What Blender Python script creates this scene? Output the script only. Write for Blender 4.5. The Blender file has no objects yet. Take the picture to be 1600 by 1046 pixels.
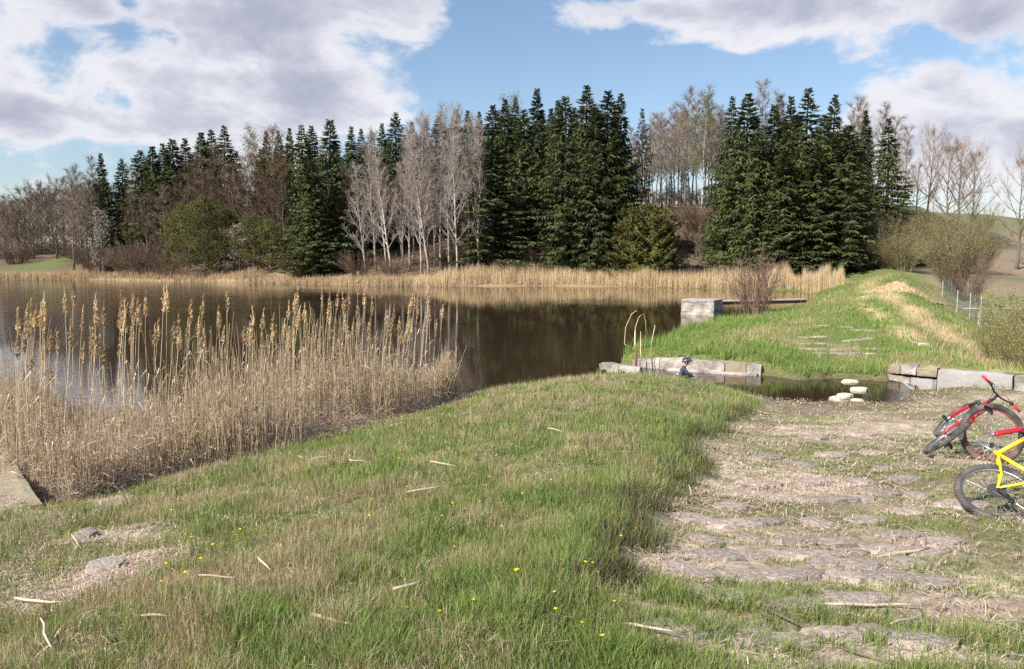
import bpy, bmesh, math, random
import numpy as np
from mathutils import Vector, Matrix, Euler
S = bpy.context.scene
C = S.collection

# ------------------------------------------------------------------ camera
CAM_Z, FOC, HOR = 2.75, 1256.0, 400.0
cam_d = bpy.data.cameras.new('camera')
cam_d.sensor_width = 36.0
cam_d.lens = FOC / 1600.0 * 36.0
cam_d.clip_start = 0.1
cam_d.clip_end = 3000
cam = bpy.data.objects.new('camera', cam_d)
C.objects.link(cam)
PITCH = math.atan((523.0 - HOR) / FOC)
cam.location = (0, 0, CAM_Z)
cam.rotation_euler = (math.pi / 2 - PITCH, 0, 0)
S.camera = cam

# ------------------------------------------------------------------ light
SUN_EL, TO_SUN = math.radians(42), Vector((-0.80, -0.60))
TO_SUN.normalize()
sd = bpy.data.lights.new('sun', 'SUN')
sd.energy = 4.9
sd.angle = math.radians(0.53)
sd.color = (1.0, 0.93, 0.82)
so = bpy.data.objects.new('sun', sd)
C.objects.link(so)
dirv = Vector((TO_SUN.x * math.cos(SUN_EL), TO_SUN.y * math.cos(SUN_EL), math.sin(SUN_EL)))
so.rotation_euler = dirv.to_track_quat('Z', 'Y').to_euler()
so.location = (-30, -20, 40)

S.view_settings.view_transform = 'Standard'
S.view_settings.look = 'None'
S.view_settings.gamma = 1.0
S.view_settings.exposure = 0.66
S.cycles.max_bounces = 5
S.cycles.diffuse_bounces = 2
S.cycles.glossy_bounces = 2
S.cycles.transmission_bounces = 2
S.cycles.transparent_max_bounces = 6
S.cycles.use_denoising = False


def make_world():
    w = bpy.data.worlds.new('World')
    S.world = w
    w.use_nodes = True
    nt = w.node_tree
    N, L = nt.nodes, nt.links
    N.clear()

    def M(op, a, b=None, c=None, clamp=False):
        n = N.new('ShaderNodeMath')
        n.operation = op
        n.use_clamp = clamp
        for i, v in enumerate((a, b, c)):
            if v is None:
                continue
            if isinstance(v, (int, float)):
                n.inputs[i].default_value = v
            else:
                L.new(v, n.inputs[i])
        return n.outputs[0]

    out = N.new('ShaderNodeOutputWorld')
    sky = N.new('ShaderNodeTexSky')
    sky.sky_type = 'NISHITA'
    sky.sun_disc = False
    sky.sun_elevation = SUN_EL
    sky.sun_rotation = math.atan2(TO_SUN.x, TO_SUN.y)
    sky.air_density = 1.0
    sky.dust_density = 1.0
    sky.ozone_density = 2.0
    bg1 = N.new('ShaderNodeBackground')
    bg1.inputs['Strength'].default_value = 0.1
    L.new(sky.outputs[0], bg1.inputs['Color'])
    tc = N.new('ShaderNodeTexCoord')
    nrm = N.new('ShaderNodeVectorMath')
    nrm.operation = 'NORMALIZE'
    L.new(tc.outputs['Generated'], nrm.inputs[0])
    sep = N.new('ShaderNodeSeparateXYZ')
    L.new(nrm.outputs[0], sep.inputs[0])
    X, Y, Z = sep.outputs
    az = M('ARCTAN2', X, Y)
    el = M('ARCSINE', Z)
    # cloud space: direction with the vertical stretched, so that clouds lie flat
    comb = N.new('ShaderNodeCombineXYZ')
    L.new(X, comb.inputs[0]); L.new(Y, comb.inputs[1]); L.new(M('MULTIPLY', Z, 1.9), comb.inputs[2])

    def noise(scale, detail, rough, off, dist=0.0):
        mp = N.new('ShaderNodeVectorMath')
        mp.operation = 'ADD'
        L.new(comb.outputs[0], mp.inputs[0])
        mp.inputs[1].default_value = off
        n = N.new('ShaderNodeTexNoise')
        n.inputs['Scale'].default_value = scale
        n.inputs['Detail'].default_value = detail
        n.inputs['Roughness'].default_value = rough
        n.inputs['Distortion'].default_value = dist
        L.new(mp.outputs[0], n.inputs['Vector'])
        return n.outputs['Fac']
    n_big = noise(2.2, 2, 0.5, (3.1, 7.7, 1.3))
    n_mid = noise(6.5, 9, 0.58, (1.7, 0.3, 4.4), 0.25)
    n_fin = noise(13.0, 7, 0.6, (5.5, 2.2, 9.1), 0.3)
    n_shd = noise(5.0, 5, 0.5, (8.2, 4.1, 0.6), 0.2)

    def blob(u, v, su, sv, wgt):
        a0 = math.atan2(u - 800, FOC)
        e0 = math.atan((HOR - v) / math.hypot(FOC, u - 800))
        sa, se = su / FOC * 0.9, sv / FOC * 0.95
        d = M('ADD', M('POWER', M('MULTIPLY', M('SUBTRACT', az, a0), 1 / sa), 2.0), M('POWER', M('MULTIPLY', M('SUBTRACT', el, e0), 1 / se), 2.0))
        return M('MULTIPLY', M('POWER', 2.718, M('MULTIPLY', d, -1.0)), wgt)
    BL = [(60, 90, 190, 110, .42), (430, 40, 210, 75, .55), (500, 140, 230, 75, .42), (250, 170, 250, 70, .30), (640, 20, 70, 50, .12),
          (330, 215, 160, 50, .22), (560, 200, 130, 40, .2), (1010, 20, 150, 42, .45), (1190, 40, 170, 55, .52), (1350, 20, 110, 35, .25), (1540, 40, 110, 55, .4),
          (1400, 170, 110, 75, .5), (1540, 190, 140, 75, .5), (1590, 260, 90, 60, .3), (60, 215, 40, 45, .2), (1330, 220, 70, 50, .25),
          (775, 110, 75, 190, -.62), (1010, 120, 190, 40, -.5), (1170, 165, 150, 42, -.75), (1265, 150, 50, 40, -.3), (215, 35, 26, 40, -.30), (110, 235, 75, 26, -.30), (130, 205, 30, 60, -.15),
          (1420, 70, 55, 25, -.3), (320, 108, 120, 10, -.2), (20, 270, 60, 20, -.12), (1500, 255, 60, 40, -.1)]
    tot = M('ADD', M('MULTIPLY', M('SUBTRACT', n_mid, 0.5), 2.3), M('MULTIPLY', M('SUBTRACT', n_big, 0.47), 0.7))
    tot = M('ADD', M('SUBTRACT', tot, 0.10), M('MULTIPLY', M('SUBTRACT', n_fin, 0.5), 0.6))
    for b in BL:
        tot = M('ADD', tot, blob(*b))
    mr = N.new('ShaderNodeMapRange')
    mr.interpolation_type = 'SMOOTHSTEP'
    mr.inputs['From Min'].default_value = 0.02
    mr.inputs['From Max'].default_value = 0.34
    L.new(tot, mr.inputs['Value'])
    mask = M('MULTIPLY', mr.outputs[0], 0.95)
    # thick parts of a cloud are grey below, thin rims bright
    thick = N.new('ShaderNodeMapRange')
    thick.interpolation_type = 'SMOOTHSTEP'
    thick.inputs['From Min'].default_value = 0.22
    thick.inputs['From Max'].default_value = 1.0
    L.new(M('ADD', tot, M('ADD', M('MULTIPLY', M('SUBTRACT', n_shd, 0.5), 1.1), M('MULTIPLY', M('SUBTRACT', el, 0.2), 1.1))), thick.inputs['Value'])
    ramp = N.new('ShaderNodeValToRGB')
    e = ramp.color_ramp.elements
    e[0].position, e[0].color = 0.0, (0.71, 0.705, 0.745, 1)
    e[1].position, e[1].color = 1.0, (0.36, 0.38, 0.465, 1)
    m = ramp.color_ramp.elements.new(0.45)
    m.color = (0.52, 0.525, 0.60, 1)
    L.new(thick.outputs[0], ramp.inputs[0])
    bg2 = N.new('ShaderNodeBackground')
    bg2.inputs['Strength'].default_value = 0.80
    L.new(ramp.outputs[0], bg2.inputs['Color'])
    mix = N.new('ShaderNodeMixShader')
    L.new(mask, mix.inputs[0])
    L.new(bg1.outputs[0], mix.inputs[1])
    L.new(bg2.outputs[0], mix.inputs[2])
    L.new(mix.outputs[0], out.inputs['Surface'])


make_world()

# ------------------------------------------------------------------ helpers
_sp, _cp = math.sin(PITCH), math.cos(PITCH)


def ray(u, v):
    dx, dy = (u - 800.0) / FOC, (523.0 - v) / FOC
    return Vector((dx, _cp + dy * _sp, dy * _cp - _sp))


def at(u, v, z):
    r = ray(u, v)
    t = (z - CAM_Z) / r.z
    return Vector((r.x * t, r.y * t, z))


def atd(u, v, D):
    r = ray(u, v)
    t = D / r.y
    return Vector((r.x * t, D, CAM_Z + r.z * t))


def ux(u, D):
    return (u - 800.0) / FOC * D


def tag(o, label=None, cat=None, group=None, kind=None):
    if label: o['label'] = label
    if cat: o['category'] = cat
    if group: o['group'] = group
    if kind: o['kind'] = kind
    return o


def empty(name, loc=(0, 0, 0), rz=0.0):
    o = bpy.data.objects.new(name, None)
    o.empty_display_size = 0.1
    C.objects.link(o)
    o.location = loc
    o.rotation_euler = (0, 0, rz)
    return o


KIDS = {}


def link(name, me, parent=None):
    o = bpy.data.objects.new(name, me)
    C.objects.link(o)
    if parent is not None:
        o.parent = parent
        KIDS.setdefault(parent.name, []).append(o)
    return o


def copy_tree(o, parent=None):
    c = o.copy()
    C.objects.link(c)
    if parent is not None:
        c.parent = parent
        KIDS.setdefault(parent.name, []).append(c)
    for ch in KIDS.get(o.name, []):
        copy_tree(ch, c)
    return c


def np_mesh(name, V, F, mat, col=None, smooth=False, parent=None):
    V = np.asarray(V, dtype=np.float32)
    F = np.asarray(F, dtype=np.int32)
    me = bpy.data.meshes.new(name)
    k = F.shape[1]
    me.vertices.add(len(V))
    me.vertices.foreach_set('co', V.ravel())
    me.loops.add(F.size)
    me.loops.foreach_set('vertex_index', F.ravel())
    me.polygons.add(len(F))
    me.polygons.foreach_set('loop_start', np.arange(0, F.size, k, dtype=np.int32))
    if smooth:
        me.polygons.foreach_set('use_smooth', np.ones(len(F), dtype=bool))
    me.update(calc_edges=True)
    if col is not None:
        a = me.color_attributes.new('Col', 'FLOAT_COLOR', 'POINT')
        cc = np.ones((len(V), 4), dtype=np.float32)
        cc[:, :3] = col
        a.data.foreach_set('color', cc.ravel())
    me.materials.append(mat)
    return link(name, me, parent)


class MB:
    """Collects pieces of one part."""

    def __init__(s):
        s.v, s.f, s.c = [], [], []

    def add(s, vs, fs, col=None):
        b = len(s.v)
        s.v += [tuple(p) for p in vs]
        s.f += [tuple(i + b for i in f) for f in fs]
        s.c += [col or (1, 1, 1)] * len(vs)

    def tube(s, pts, rad, sides=6, cap=True, col=None):
        pts = [Vector(p) for p in pts]
        if not hasattr(rad, '__len__'):
            rad = [rad] * len(pts)
        vs, fs = [], []
        ref = None
        for i, p in enumerate(pts):
            d = (pts[min(i + 1, len(pts) - 1)] - pts[max(i - 1, 0)])
            if d.length < 1e-9: d = Vector((0, 0, 1))
            d.normalize()
            if ref is None:
                ref = Vector((0, 0, 1)) if abs(d.z) < 0.9 else Vector((1, 0, 0))
            a = d.cross(ref)
            if a.length < 1e-6:
                a = d.cross(Vector((0, 1, 0.01)))
            a.normalize()
            b = d.cross(a)
            ref = a.cross(d) if a.cross(d).length > 1e-6 else ref
            for k in range(sides):
                t = 2 * math.pi * k / sides
                vs.append(p + (a * math.cos(t) + b * math.sin(t)) * rad[i])
        for i in range(len(pts) - 1):
            for k in range(sides):
                k2 = (k + 1) % sides
                fs.append((i * sides + k, i * sides + k2, (i + 1) * sides + k2, (i + 1) * sides + k))
        if cap:
            fs.append(tuple(range(sides))[::-1])
            fs.append(tuple((len(pts) - 1) * sides + k for k in range(sides)))
        s.add(vs, fs, col)

    def spike(s, p, q, r, col=None):
        d = (q - p)
        a = d.cross(Vector((0.3, 0.5, 0.81)))
        if a.length < 1e-7: a = d.cross(Vector((1, 0, 0)))
        a.normalize()
        b = d.cross(a).normalized()
        s.add([p + a * r, p - a * r * .5 + b * r * .87, p - a * r * .5 - b * r * .87, q], [(0, 1, 3), (1, 2, 3), (2, 0, 3)], col)

    def box(s, lo, hi, col=None, M4=None):
        x0, y0, z0 = lo
        x1, y1, z1 = hi
        vs = [Vector(p) for p in ((x0, y0, z0), (x1, y0, z0), (x1, y1, z0), (x0, y1, z0), (x0, y0, z1), (x1, y0, z1), (x1, y1, z1), (x0, y1, z1))]
        if M4 is not None: vs = [M4 @ p for p in vs]
        s.add(vs, [(3, 2, 1, 0), (4, 5, 6, 7), (0, 1, 5, 4), (1, 2, 6, 5), (2, 3, 7, 6), (3, 0, 4, 7)], col)

    def torus(s, c, ax, R, r, n=40, m=8, fy=1.0, col=None, bumps=0.0):
        """ring round axis ax (a unit vector); fy flattens the section along the axis"""
        ax = Vector(ax).normalized()
        a = ax.orthogonal().normalized()
        b = ax.cross(a)
        vs, fs = [], []
        for i in range(n):
            t = 2 * math.pi * i / n
            rd = a * math.cos(t) + b * math.sin(t)
            for k in range(m):
                p = 2 * math.pi * k / m
                rr = r * (1 + (bumps if (i + k) % 2 else 0))
                vs.append(Vector(c) + rd * (R + rr * math.cos(p)) + ax * (rr * fy * math.sin(p)))
        for i in range(n):
            for k in range(m):
                fs.append((i * m + k, ((i + 1) % n) * m + k, ((i + 1) % n) * m + (k + 1) % m, i * m + (k + 1) % m))
        s.add(vs, fs, col)

    def mesh(s, name, mat, smooth=False, use_col=False):
        me = bpy.data.meshes.new(name)
        me.from_pydata(s.v, [], s.f)
        me.materials.append(mat)
        if smooth:
            me.polygons.foreach_set('use_smooth', np.ones(len(me.polygons), dtype=bool))
        if use_col:
            a = me.color_attributes.new('Col', 'FLOAT_COLOR', 'POINT')
            cc = np.ones((len(s.v), 4), dtype=np.float32)
            cc[:, :3] = np.array(s.c, dtype=np.float32).reshape(-1, 3)
            a.data.foreach_set('color', cc.ravel())
        me.update()
        return me

    def build(s, name, mat, parent=None, smooth=False, use_col=False):
        return link(name, s.mesh(name, mat, smooth, use_col), parent)


def bevel(o, w=0.02, seg=2):
    m = o.modifiers.new('bevel', 'BEVEL')
    m.width = w
    m.segments = seg
    m.limit_method = 'ANGLE'
    return o


# ------------------------------------------------------------------ materials
def mat(name, col=(.5, .5, .5), rough=.8, var=.25, scale=6.0, attr=False, objvar=0.0, trans=0.0, metal=0.0, spec=.3, bump=0.0, bscale=30.0, col2=None, detail=4):
    m = bpy.data.materials.new(name)
    m.use_nodes = True
    nt = m.node_tree
    N, L = nt.nodes, nt.links
    p = N['Principled BSDF']
    p.inputs['Roughness'].default_value = rough
    p.inputs['Metallic'].default_value = metal
    p.inputs['Specular IOR Level'].default_value = spec
    tc = N.new('ShaderNodeTexCoord')
    nz = N.new('ShaderNodeTexNoise')
    nz.inputs['Scale'].default_value = scale
    nz.inputs['Detail'].default_value = detail
    L.new(tc.outputs['Object'], nz.inputs['Vector'])
    if attr:
        at_ = N.new('ShaderNodeAttribute')
        at_.attribute_name = 'Col'
        base = at_.outputs['Color']
    else:
        mx0 = N.new('ShaderNodeMix')
        mx0.data_type = 'RGBA'
        mx0.inputs[6].default_value = (*col, 1)
        mx0.inputs[7].default_value = (*(col2 or col), 1)
        rr = N.new('ShaderNodeMapRange')
        rr.inputs['From Min'].default_value = .38
        rr.inputs['From Max'].default_value = .62
        L.new(nz.outputs['Fac'], rr.inputs['Value'])
        L.new(rr.outputs[0], mx0.inputs[0])
        base = mx0.outputs[2]
    mr = N.new('ShaderNodeMapRange')
    mr.inputs['From Min'].default_value = .25
    mr.inputs['From Max'].default_value = .75
    mr.inputs['To Min'].default_value = 1 - var
    mr.inputs['To Max'].default_value = 1 + var
    L.new(nz.outputs['Fac'], mr.inputs['Value'])
    fac = mr.outputs[0]
    if objvar:
        oi = N.new('ShaderNodeObjectInfo')
        m2 = N.new('ShaderNodeMapRange')
        m2.inputs['To Min'].default_value = 1 - objvar
        m2.inputs['To Max'].default_value = 1 + objvar
        L.new(oi.outputs['Random'], m2.inputs['Value'])
        mm = N.new('ShaderNodeMath')
        mm.operation = 'MULTIPLY'
        L.new(fac, mm.inputs[0]); L.new(m2.outputs[0], mm.inputs[1])
        fac = mm.outputs[0]
    vm = N.new('ShaderNodeVectorMath')
    vm.operation = 'SCALE'
    L.new(base, vm.inputs[0]); L.new(fac, vm.inputs['Scale'])
    L.new(vm.outputs[0], p.inputs['Base Color'])
    if bump:
        bz = N.new('ShaderNodeTexNoise')
        bz.inputs['Scale'].default_value = bscale
        bz.inputs['Detail'].default_value = 5
        L.new(tc.outputs['Object'], bz.inputs['Vector'])
        bp = N.new('ShaderNodeBump')
        bp.inputs['Strength'].default_value = bump
        bp.inputs['Distance'].default_value = .03
        L.new(bz.outputs['Fac'], bp.inputs['Height'])
        L.new(bp.outputs[0], p.inputs['Normal'])
    if trans:
        tr = N.new('ShaderNodeBsdfTranslucent')
        L.new(vm.outputs[0], tr.inputs['Color'])
        mx = N.new('ShaderNodeMixShader')
        mx.inputs[0].default_value = trans
        L.new(p.outputs[0], mx.inputs[1]); L.new(tr.outputs[0], mx.inputs[2])
        L.new(mx.outputs[0], N['Material Output'].inputs['Surface'])
    return m


M_ground = mat('ground', attr=True, rough=.95, var=.45, scale=14, spec=.1, bump=.6, bscale=22, detail=8)
M_grass = mat('grass_blades', attr=True, rough=.6, var=.15, scale=2, trans=.35, spec=.25)
M_straw = mat('straw', attr=True, rough=.8, var=.2, scale=8, spec=.2)
M_reed = mat('reed', attr=True, rough=.7, var=.18, scale=9, trans=.32, spec=.25)
M_plume = mat('reed_plume', (.60, .43, .24), rough=.9, var=.25, scale=14, trans=.3, objvar=.22, col2=(.66, .52, .34))
M_stalk = mat('reed_stalk', (.60, .48, .31), rough=.6, var=.2, scale=5, objvar=.2, col2=(.72, .60, .42))
M_stone = mat('path_stone', (.33, .27, .235), rough=.92, var=.35, scale=5, bump=.7, bscale=22, objvar=.2, col2=(.43, .36, .315), detail=9)
M_pale_stone = mat('pale_sandstone', (.60, .53, .40), rough=.85, var=.2, scale=6, bump=.6, bscale=14, objvar=.1, col2=(.68, .62, .50), detail=7)
M_concrete = mat('weathered_concrete', (.29, .26, .235), rough=.9, var=.5, scale=2.6, bump=1.0, bscale=16, col2=(.40, .36, .325), detail=9)
M_conc_lichen = mat('mossy_concrete', (.33, .26, .18), rough=.92, var=.3, scale=4, bump=.7, bscale=14, col2=(.27, .24, .17), detail=8)
M_conc_pale = mat('limed_concrete', (.42, .40, .39), rough=.9, var=.22, scale=3, bump=.4, bscale=20, col2=(.30, .275, .265), detail=8)
M_rust = mat('rusty_steel', (.20, .10, .065), rough=.85, var=.35, scale=9, col2=(.13, .07, .05), bump=.3)
M_rustplank = mat('grey_plank', (.40, .34, .31), rough=.85, var=.25, scale=7, col2=(.48, .43, .40))
M_bark = mat('dark_bark', (.085, .068, .055), rough=.95, var=.3, scale=9, objvar=.15)
M_bark_grey = mat('grey_bark', (.17, .14, .115), rough=.95, var=.3, scale=9, objvar=.2)
M_birch = mat('birch_bark', (.54, .49, .45), rough=.85, var=.25, scale=1.5, objvar=.25, col2=(.24, .20, .18), detail=6)
M_tw_birch = mat('birch_twigs', (.36, .305, .27), rough=.9, var=.2, scale=2, objvar=.12)
M_tw_brown = mat('brown_twigs', (.165, .115, .082), rough=.95, var=.2, scale=2, objvar=.22)
M_tw_grey = mat('grey_twigs', (.25, .19, .145), rough=.95, var=.2, scale=2, objvar=.2)
M_tw_olive = mat('olive_twigs', (.19, .165, .095), rough=.95, var=.2, scale=2, objvar=.18)
M_needle = mat('spruce_needles', attr=True, rough=.75, var=.2, scale=.9, objvar=.22, spec=.2, trans=.12)
M_leaf = mat('young_leaves', attr=True, rough=.7, var=.2, scale=.8, objvar=.12, spec=.2, trans=.35)
M_bleach = mat('bleached_stalk', (.50, .43, .35), rough=.8, var=.2, scale=12)


def make_water():
    m = bpy.data.materials.new('pond_water')
    m.use_nodes = True
    nt = m.node_tree
    N, L = nt.nodes, nt.links
    p = N['Principled BSDF']
    p.inputs['Base Color'].default_value = (.036, .023, .014, 1)
    p.inputs['Roughness'].default_value = .045
    p.inputs['IOR'].default_value = 1.333
    p.inputs['Specular IOR Level'].default_value = .5
    tc = N.new('ShaderNodeTexCoord')
    # ripples grow where the breeze crosses the open water
    big = N.new('ShaderNodeTexNoise')
    big.inputs['Scale'].default_value = .06
    big.inputs['Detail'].default_value = 2
    L.new(tc.outputs['Object'], big.inputs['Vector'])
    mr = N.new('ShaderNodeMapRange')
    mr.inputs['From Min'].default_value = .4
    mr.inputs['From Max'].default_value = .65
    mr.inputs['To Min'].default_value = .006
    mr.inputs['To Max'].default_value = .06
    sx = N.new('ShaderNodeSeparateXYZ')
    L.new(tc.outputs['Object'], sx.inputs[0])
    wx = N.new('ShaderNodeMapRange')
    wx.inputs['From Min'].default_value = 0
    wx.inputs['From Max'].default_value = -30
    wx.inputs['To Min'].default_value = -.12
    wx.inputs['To Max'].default_value = .12
    L.new(sx.outputs[0], wx.inputs['Value'])
    ad = N.new('ShaderNodeMath')
    ad.operation = 'ADD'
    L.new(big.outputs['Fac'], ad.inputs[0])
    L.new(wx.outputs[0], ad.inputs[1])
    L.new(ad.outputs[0], mr.inputs['Value'])
    mp = N.new('ShaderNodeMapping')
    mp.inputs['Scale'].default_value = (1.0, 2.2, 1.0)
    mp.inputs['Rotation'].default_value = (0, 0, .35)
    L.new(tc.outputs['Object'], mp.inputs['Vector'])
    nz = N.new('ShaderNodeTexNoise')
    nz.inputs['Scale'].default_value = 3.2
    nz.inputs['Detail'].default_value = 3
    L.new(mp.outputs[0], nz.inputs['Vector'])
    bp = N.new('ShaderNodeBump')
    bp.inputs['Distance'].default_value = .12
    L.new(mr.outputs[0], bp.inputs['Strength'])
    L.new(nz.outputs['Fac'], bp.inputs['Height'])
    L.new(bp.outputs[0], p.inputs['Normal'])
    return m


M_water = make_water()


# ------------------------------------------------------------------ noise and terrain
def vnoise(x, y, s, seed=0):
    x = np.asarray(x, dtype=np.float64) / s
    y = np.asarray(y, dtype=np.float64) / s
    xi, yi = np.floor(x), np.floor(y)
    fx, fy = x - xi, y - yi
    fx = fx * fx * (3 - 2 * fx)
    fy = fy * fy * (3 - 2 * fy)

    def h(a, b):
        t = np.sin(a * 127.1 + b * 311.7 + seed * 74.7) * 43758.5453
        return t - np.floor(t)
    return (h(xi, yi) * (1 - fx) + h(xi + 1, yi) * fx) * (1 - fy) + (h(xi, yi + 1) * (1 - fx) + h(xi + 1, yi + 1) * fx) * fy


def fbm(x, y, s, seed=0, o=3):
    t, a, n = 0, 1.0, 0
    for i in range(o):
        t = t + a * vnoise(x, y, s / 2 ** i, seed + i * 13)
        n += a
        a *= .5
    return t / n


def V2(p): return (p[0], p[1])


SHORE = [at(60, 785, 0), at(150, 762, 0), at(250, 737, 0), at(400, 697, 0), at(540, 667, 0), at(650, 642, 0), at(705, 622, 0), (0.6, 17.0), (1.9, 18.4),
         (2.8, 20.8), at(1010, 546, 0), at(1060, 518, 0), at(1110, 503, 0), at(1160, 497, 0), at(1210, 488, 0), at(1262, 476, 0), at(1300, 463, 0), at(1250, 456, 0),
         at(1100, 451.5, 0), at(1000, 449.5, 0), at(850, 447.5, 0), at(650, 447.5, 0), at(500, 445, 0), at(300, 440.5, 0), at(100, 437.5, 0), at(0, 438, 0),
         (-75, 86), (-95, 70), (-90, 45), (-60, 28), (-30, 18.5), (-14, 13.5), (-8, 10.9), (-6.1, 9.45), (-5.05, 8.35)]
SHORE = np.array([V2(p) for p in SHORE])


def poly_sd(P, x, y):
    """signed distance to polygon P: positive inside"""
    x = np.asarray(x, dtype=np.float64)
    y = np.asarray(y, dtype=np.float64)
    d = np.full(x.shape, 1e18)
    ins = np.zeros(x.shape, dtype=bool)
    n = len(P)
    for i in range(n):
        x0, y0 = P[i]
        x1, y1 = P[(i + 1) % n]
        ex, ey = x1 - x0, y1 - y0
        t = np.clip(((x - x0) * ex + (y - y0) * ey) / (ex * ex + ey * ey + 1e-12), 0, 1)
        d = np.minimum(d, (x - x0 - t * ex) ** 2 + (y - y0 - t * ey) ** 2)
        c = ((y0 > y) != (y1 > y))
        with np.errstate(divide='ignore', invalid='ignore'):
            xc = (x1 - x0) * (y - y0) / (y1 - y0 + 1e-18) + x0
        ins ^= c & (x < xc)
    return np.sqrt(d) * np.where(ins, 1, -1)


STREAM = np.array([(1.9, 18.4), (3.0, 18.15), (4.0, 17.6), (4.65, 16.6), (5.1, 15.75), (6.2, 15.25), (7.4, 15.25), (8.3, 16.5), (8.65, 17.4), (8.5, 17.95),
                   (7.5, 18.45), (6.5, 18.1), (6.05, 18.98), (3.15, 20.42), (2.75, 20.7)])
CHANNEL = np.array([(8.25, 16.75), (8.65, 17.4), (8.5, 18.0), (8.72, 18.72), (8.95, 18.68), (12.75, 15.87), (18, 13.5), (17, 12.6), (12.4, 14.7), (9.6, 16.15)])
NEARB = [(4.0, 17.4), (4.6, 16.4), (5.05, 15.55), (6.2, 15.05), (7.45, 15.05), (8.35, 16.2)]


def ph(u, D, z): return (ux(u, D), D, z)


CT = [(x, y, 0.0) for x, y in SHORE]
CT += [(0, 30, -.9), (-20, 40, -1), (10, 50, -.9), (-40, 70, -1), (-5, 62, -.9), (-60, 50, -1), (-7, 14, -.6), (-2, 20, -.7), (6, 40, -.8), (-4, 12.5, -.3), (0, 22, -.7), (-20, 22, -.8), (8, 65, -.5), (-25, 80, -.5)]
# lawn
CT += [(0, 0, 1.12), (-1.5, .5, 1.08), (1, 2, 1.02)] + [tuple(at(*a)) for a in ((800, 1046, 1.0), (600, 1046, 1.0), (300, 1046, .95), (600, 850, .92), (800, 850, .9), (300, 900, .86), (800, 700, .82), (900, 660, .72),
      (640, 720, .66), (500, 740, .5), (400, 740, .42), (260, 780, .42), (200, 850, .6), (100, 900, .72), (20, 980, .84), (20, 850, .55), (900, 622, .6), (820, 622, .46), (950, 590, .52), (1010, 590, .5), (1065, 595, .48), (1100, 612, .4), (1150, 632, .24), (750, 640, .42), (700, 660, .42), (1000, 700, .82), (1060, 650, .66), (960, 800, .9))]
# path edge: step down to the stone ford
PE = [(1185, 624, .12), (1130, 680, .42), (1085, 750, .62), (1045, 820, .72), (1015, 870, .78), (985, 940, .86), (955, 1046, .93)]
PEW = [at(*a) for a in PE]
for p in PEW[1:]:
    CT.append((p.x + .3, p.y, p.z))
for p, dz in zip(PEW[1:-1], (.16, .2, .2, .16, .1)):
    CT.append((p.x - .45, p.y + .1, p.z + dz))
CT += [tuple(at(*a)) for a in ((1250, 660, .2), (1300, 720, .52), (1250, 800, .68), (1250, 900, .8), (1250, 1040, .92), (1500, 1040, .9), (1520, 800, .7), (1520, 725, .635), (1400, 650, .18), (1500, 650, .35), (1590, 640, .34), (1590, 900, .78), (1200, 640, .03), (1300, 643, .01), (1380, 642, .03), (1250, 650, .06), (1440, 615, .07), (1520, 606, .1), (1590, 606, .1))]
CT += [(a, b, -.03) for a, b in NEARB]
CT += [(7.5, 8, .4), (9, 6, .3), (13, 8, -.7), (18, 3, -1.6), (30, 0, -1.5), (20, -20, -1.2), (6, 0, .95), (11.5, 13.6, 0), (3, -3, 1.1)]
CT += [(0, -10, 1.2), (0, -40, 1.5), (-10, -3, .8), (-40, -30, 1), (-9, 5, .55), (-30, 8, .8), (-6.2, 8.2, .38), (-5.0, 7.2, .42)]
# far bank of the outlet and the dam beyond
CT += [(5.9, 18.95 + .5, .3), (4.4, 20.2, .32), (3.2, 20.85, .3), (9.2, 18.9, .2), (10.9, 17.5, .2), (12.8, 16.5, .15), (6.6, 18.6, .06), (7.6, 18.9, .05)]
CT += [tuple(at(*a)) for a in ((1100, 540, .38), (1180, 545, .35), (1250, 560, .2), (1320, 570, .08), (1320, 540, .26), (1330, 505, .52), (1240, 510, .5), (1180, 512, .32), (1340, 470, .92), (1290, 485, .6), (1360, 440, 1.32), (1320, 447, .95), (1385, 419, 1.75), (1440, 418, 1.7), (1450, 555, .3), (1440, 520, .5), (1430, 480, .92), (1425, 457, 1.2), (1405, 430, 1.6), (1500, 560, .1), (1500, 515, .42))]
CT += [(15, 22, -.5), (18, 26, -1.2), (20, 32, -1.1), (24, 40, -.8), (17, 18, -.9), (28, 50, -.4), (36, 60, 0), (45, 75, 1.0), (21, 40, .3), (25, 50, .7)]
CT += [ph(*a) for a in ((1300, 72, 1.2), (1300, 85, 4), (1300, 100, 8.5), (1400, 80, 2.6), (1400, 95, 7.5), (1430, 102, 8.9), (1540, 116, 8.6), (1600, 130, 8.4), (1700, 130, 7.5), (1600, 80, .9), (1600, 100, 3.6), (1500, 95, 4.5), (1500, 78, 1.2),
      (1050, 75, .5), (1050, 82, 2.5), (1050, 92, 6), (1050, 105, 9.3), (1050, 125, 9.6), (1150, 74, .8), (1150, 85, 3.2), (900, 76, .8), (900, 85, 2.8), (900, 105, 9), (750, 77, 1.0), (750, 90, 3.8), (750, 108, 8.2),
      (600, 80, .9), (600, 92, 3.3), (600, 112, 7), (400, 84, .8), (400, 95, 2.8), (400, 115, 5.5), (200, 93, .7), (200, 102, 2), (200, 125, 4), (60, 98, .9), (95, 103, 2.4), (60, 130, 3.6), (-100, 100, .8), (-100, 140, 3.5))]
CT += [(0, 200, 9.5), (60, 200, 9.0), (-80, 200, 4.5), (110, 150, 7.5), (160, 60, 5), (-160, 100, 3), (90, 60, 3.0), (90, 20, 0), (0, 380, 9.5), (-200, 300, 4), (200, 300, 8), (-120, -60, 1), (120, -80, 0), (0, -150, 1.5)]
CT = np.array(CT)
_n = len(CT)


def _phi(r2): return np.sqrt(r2 + .09)


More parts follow.
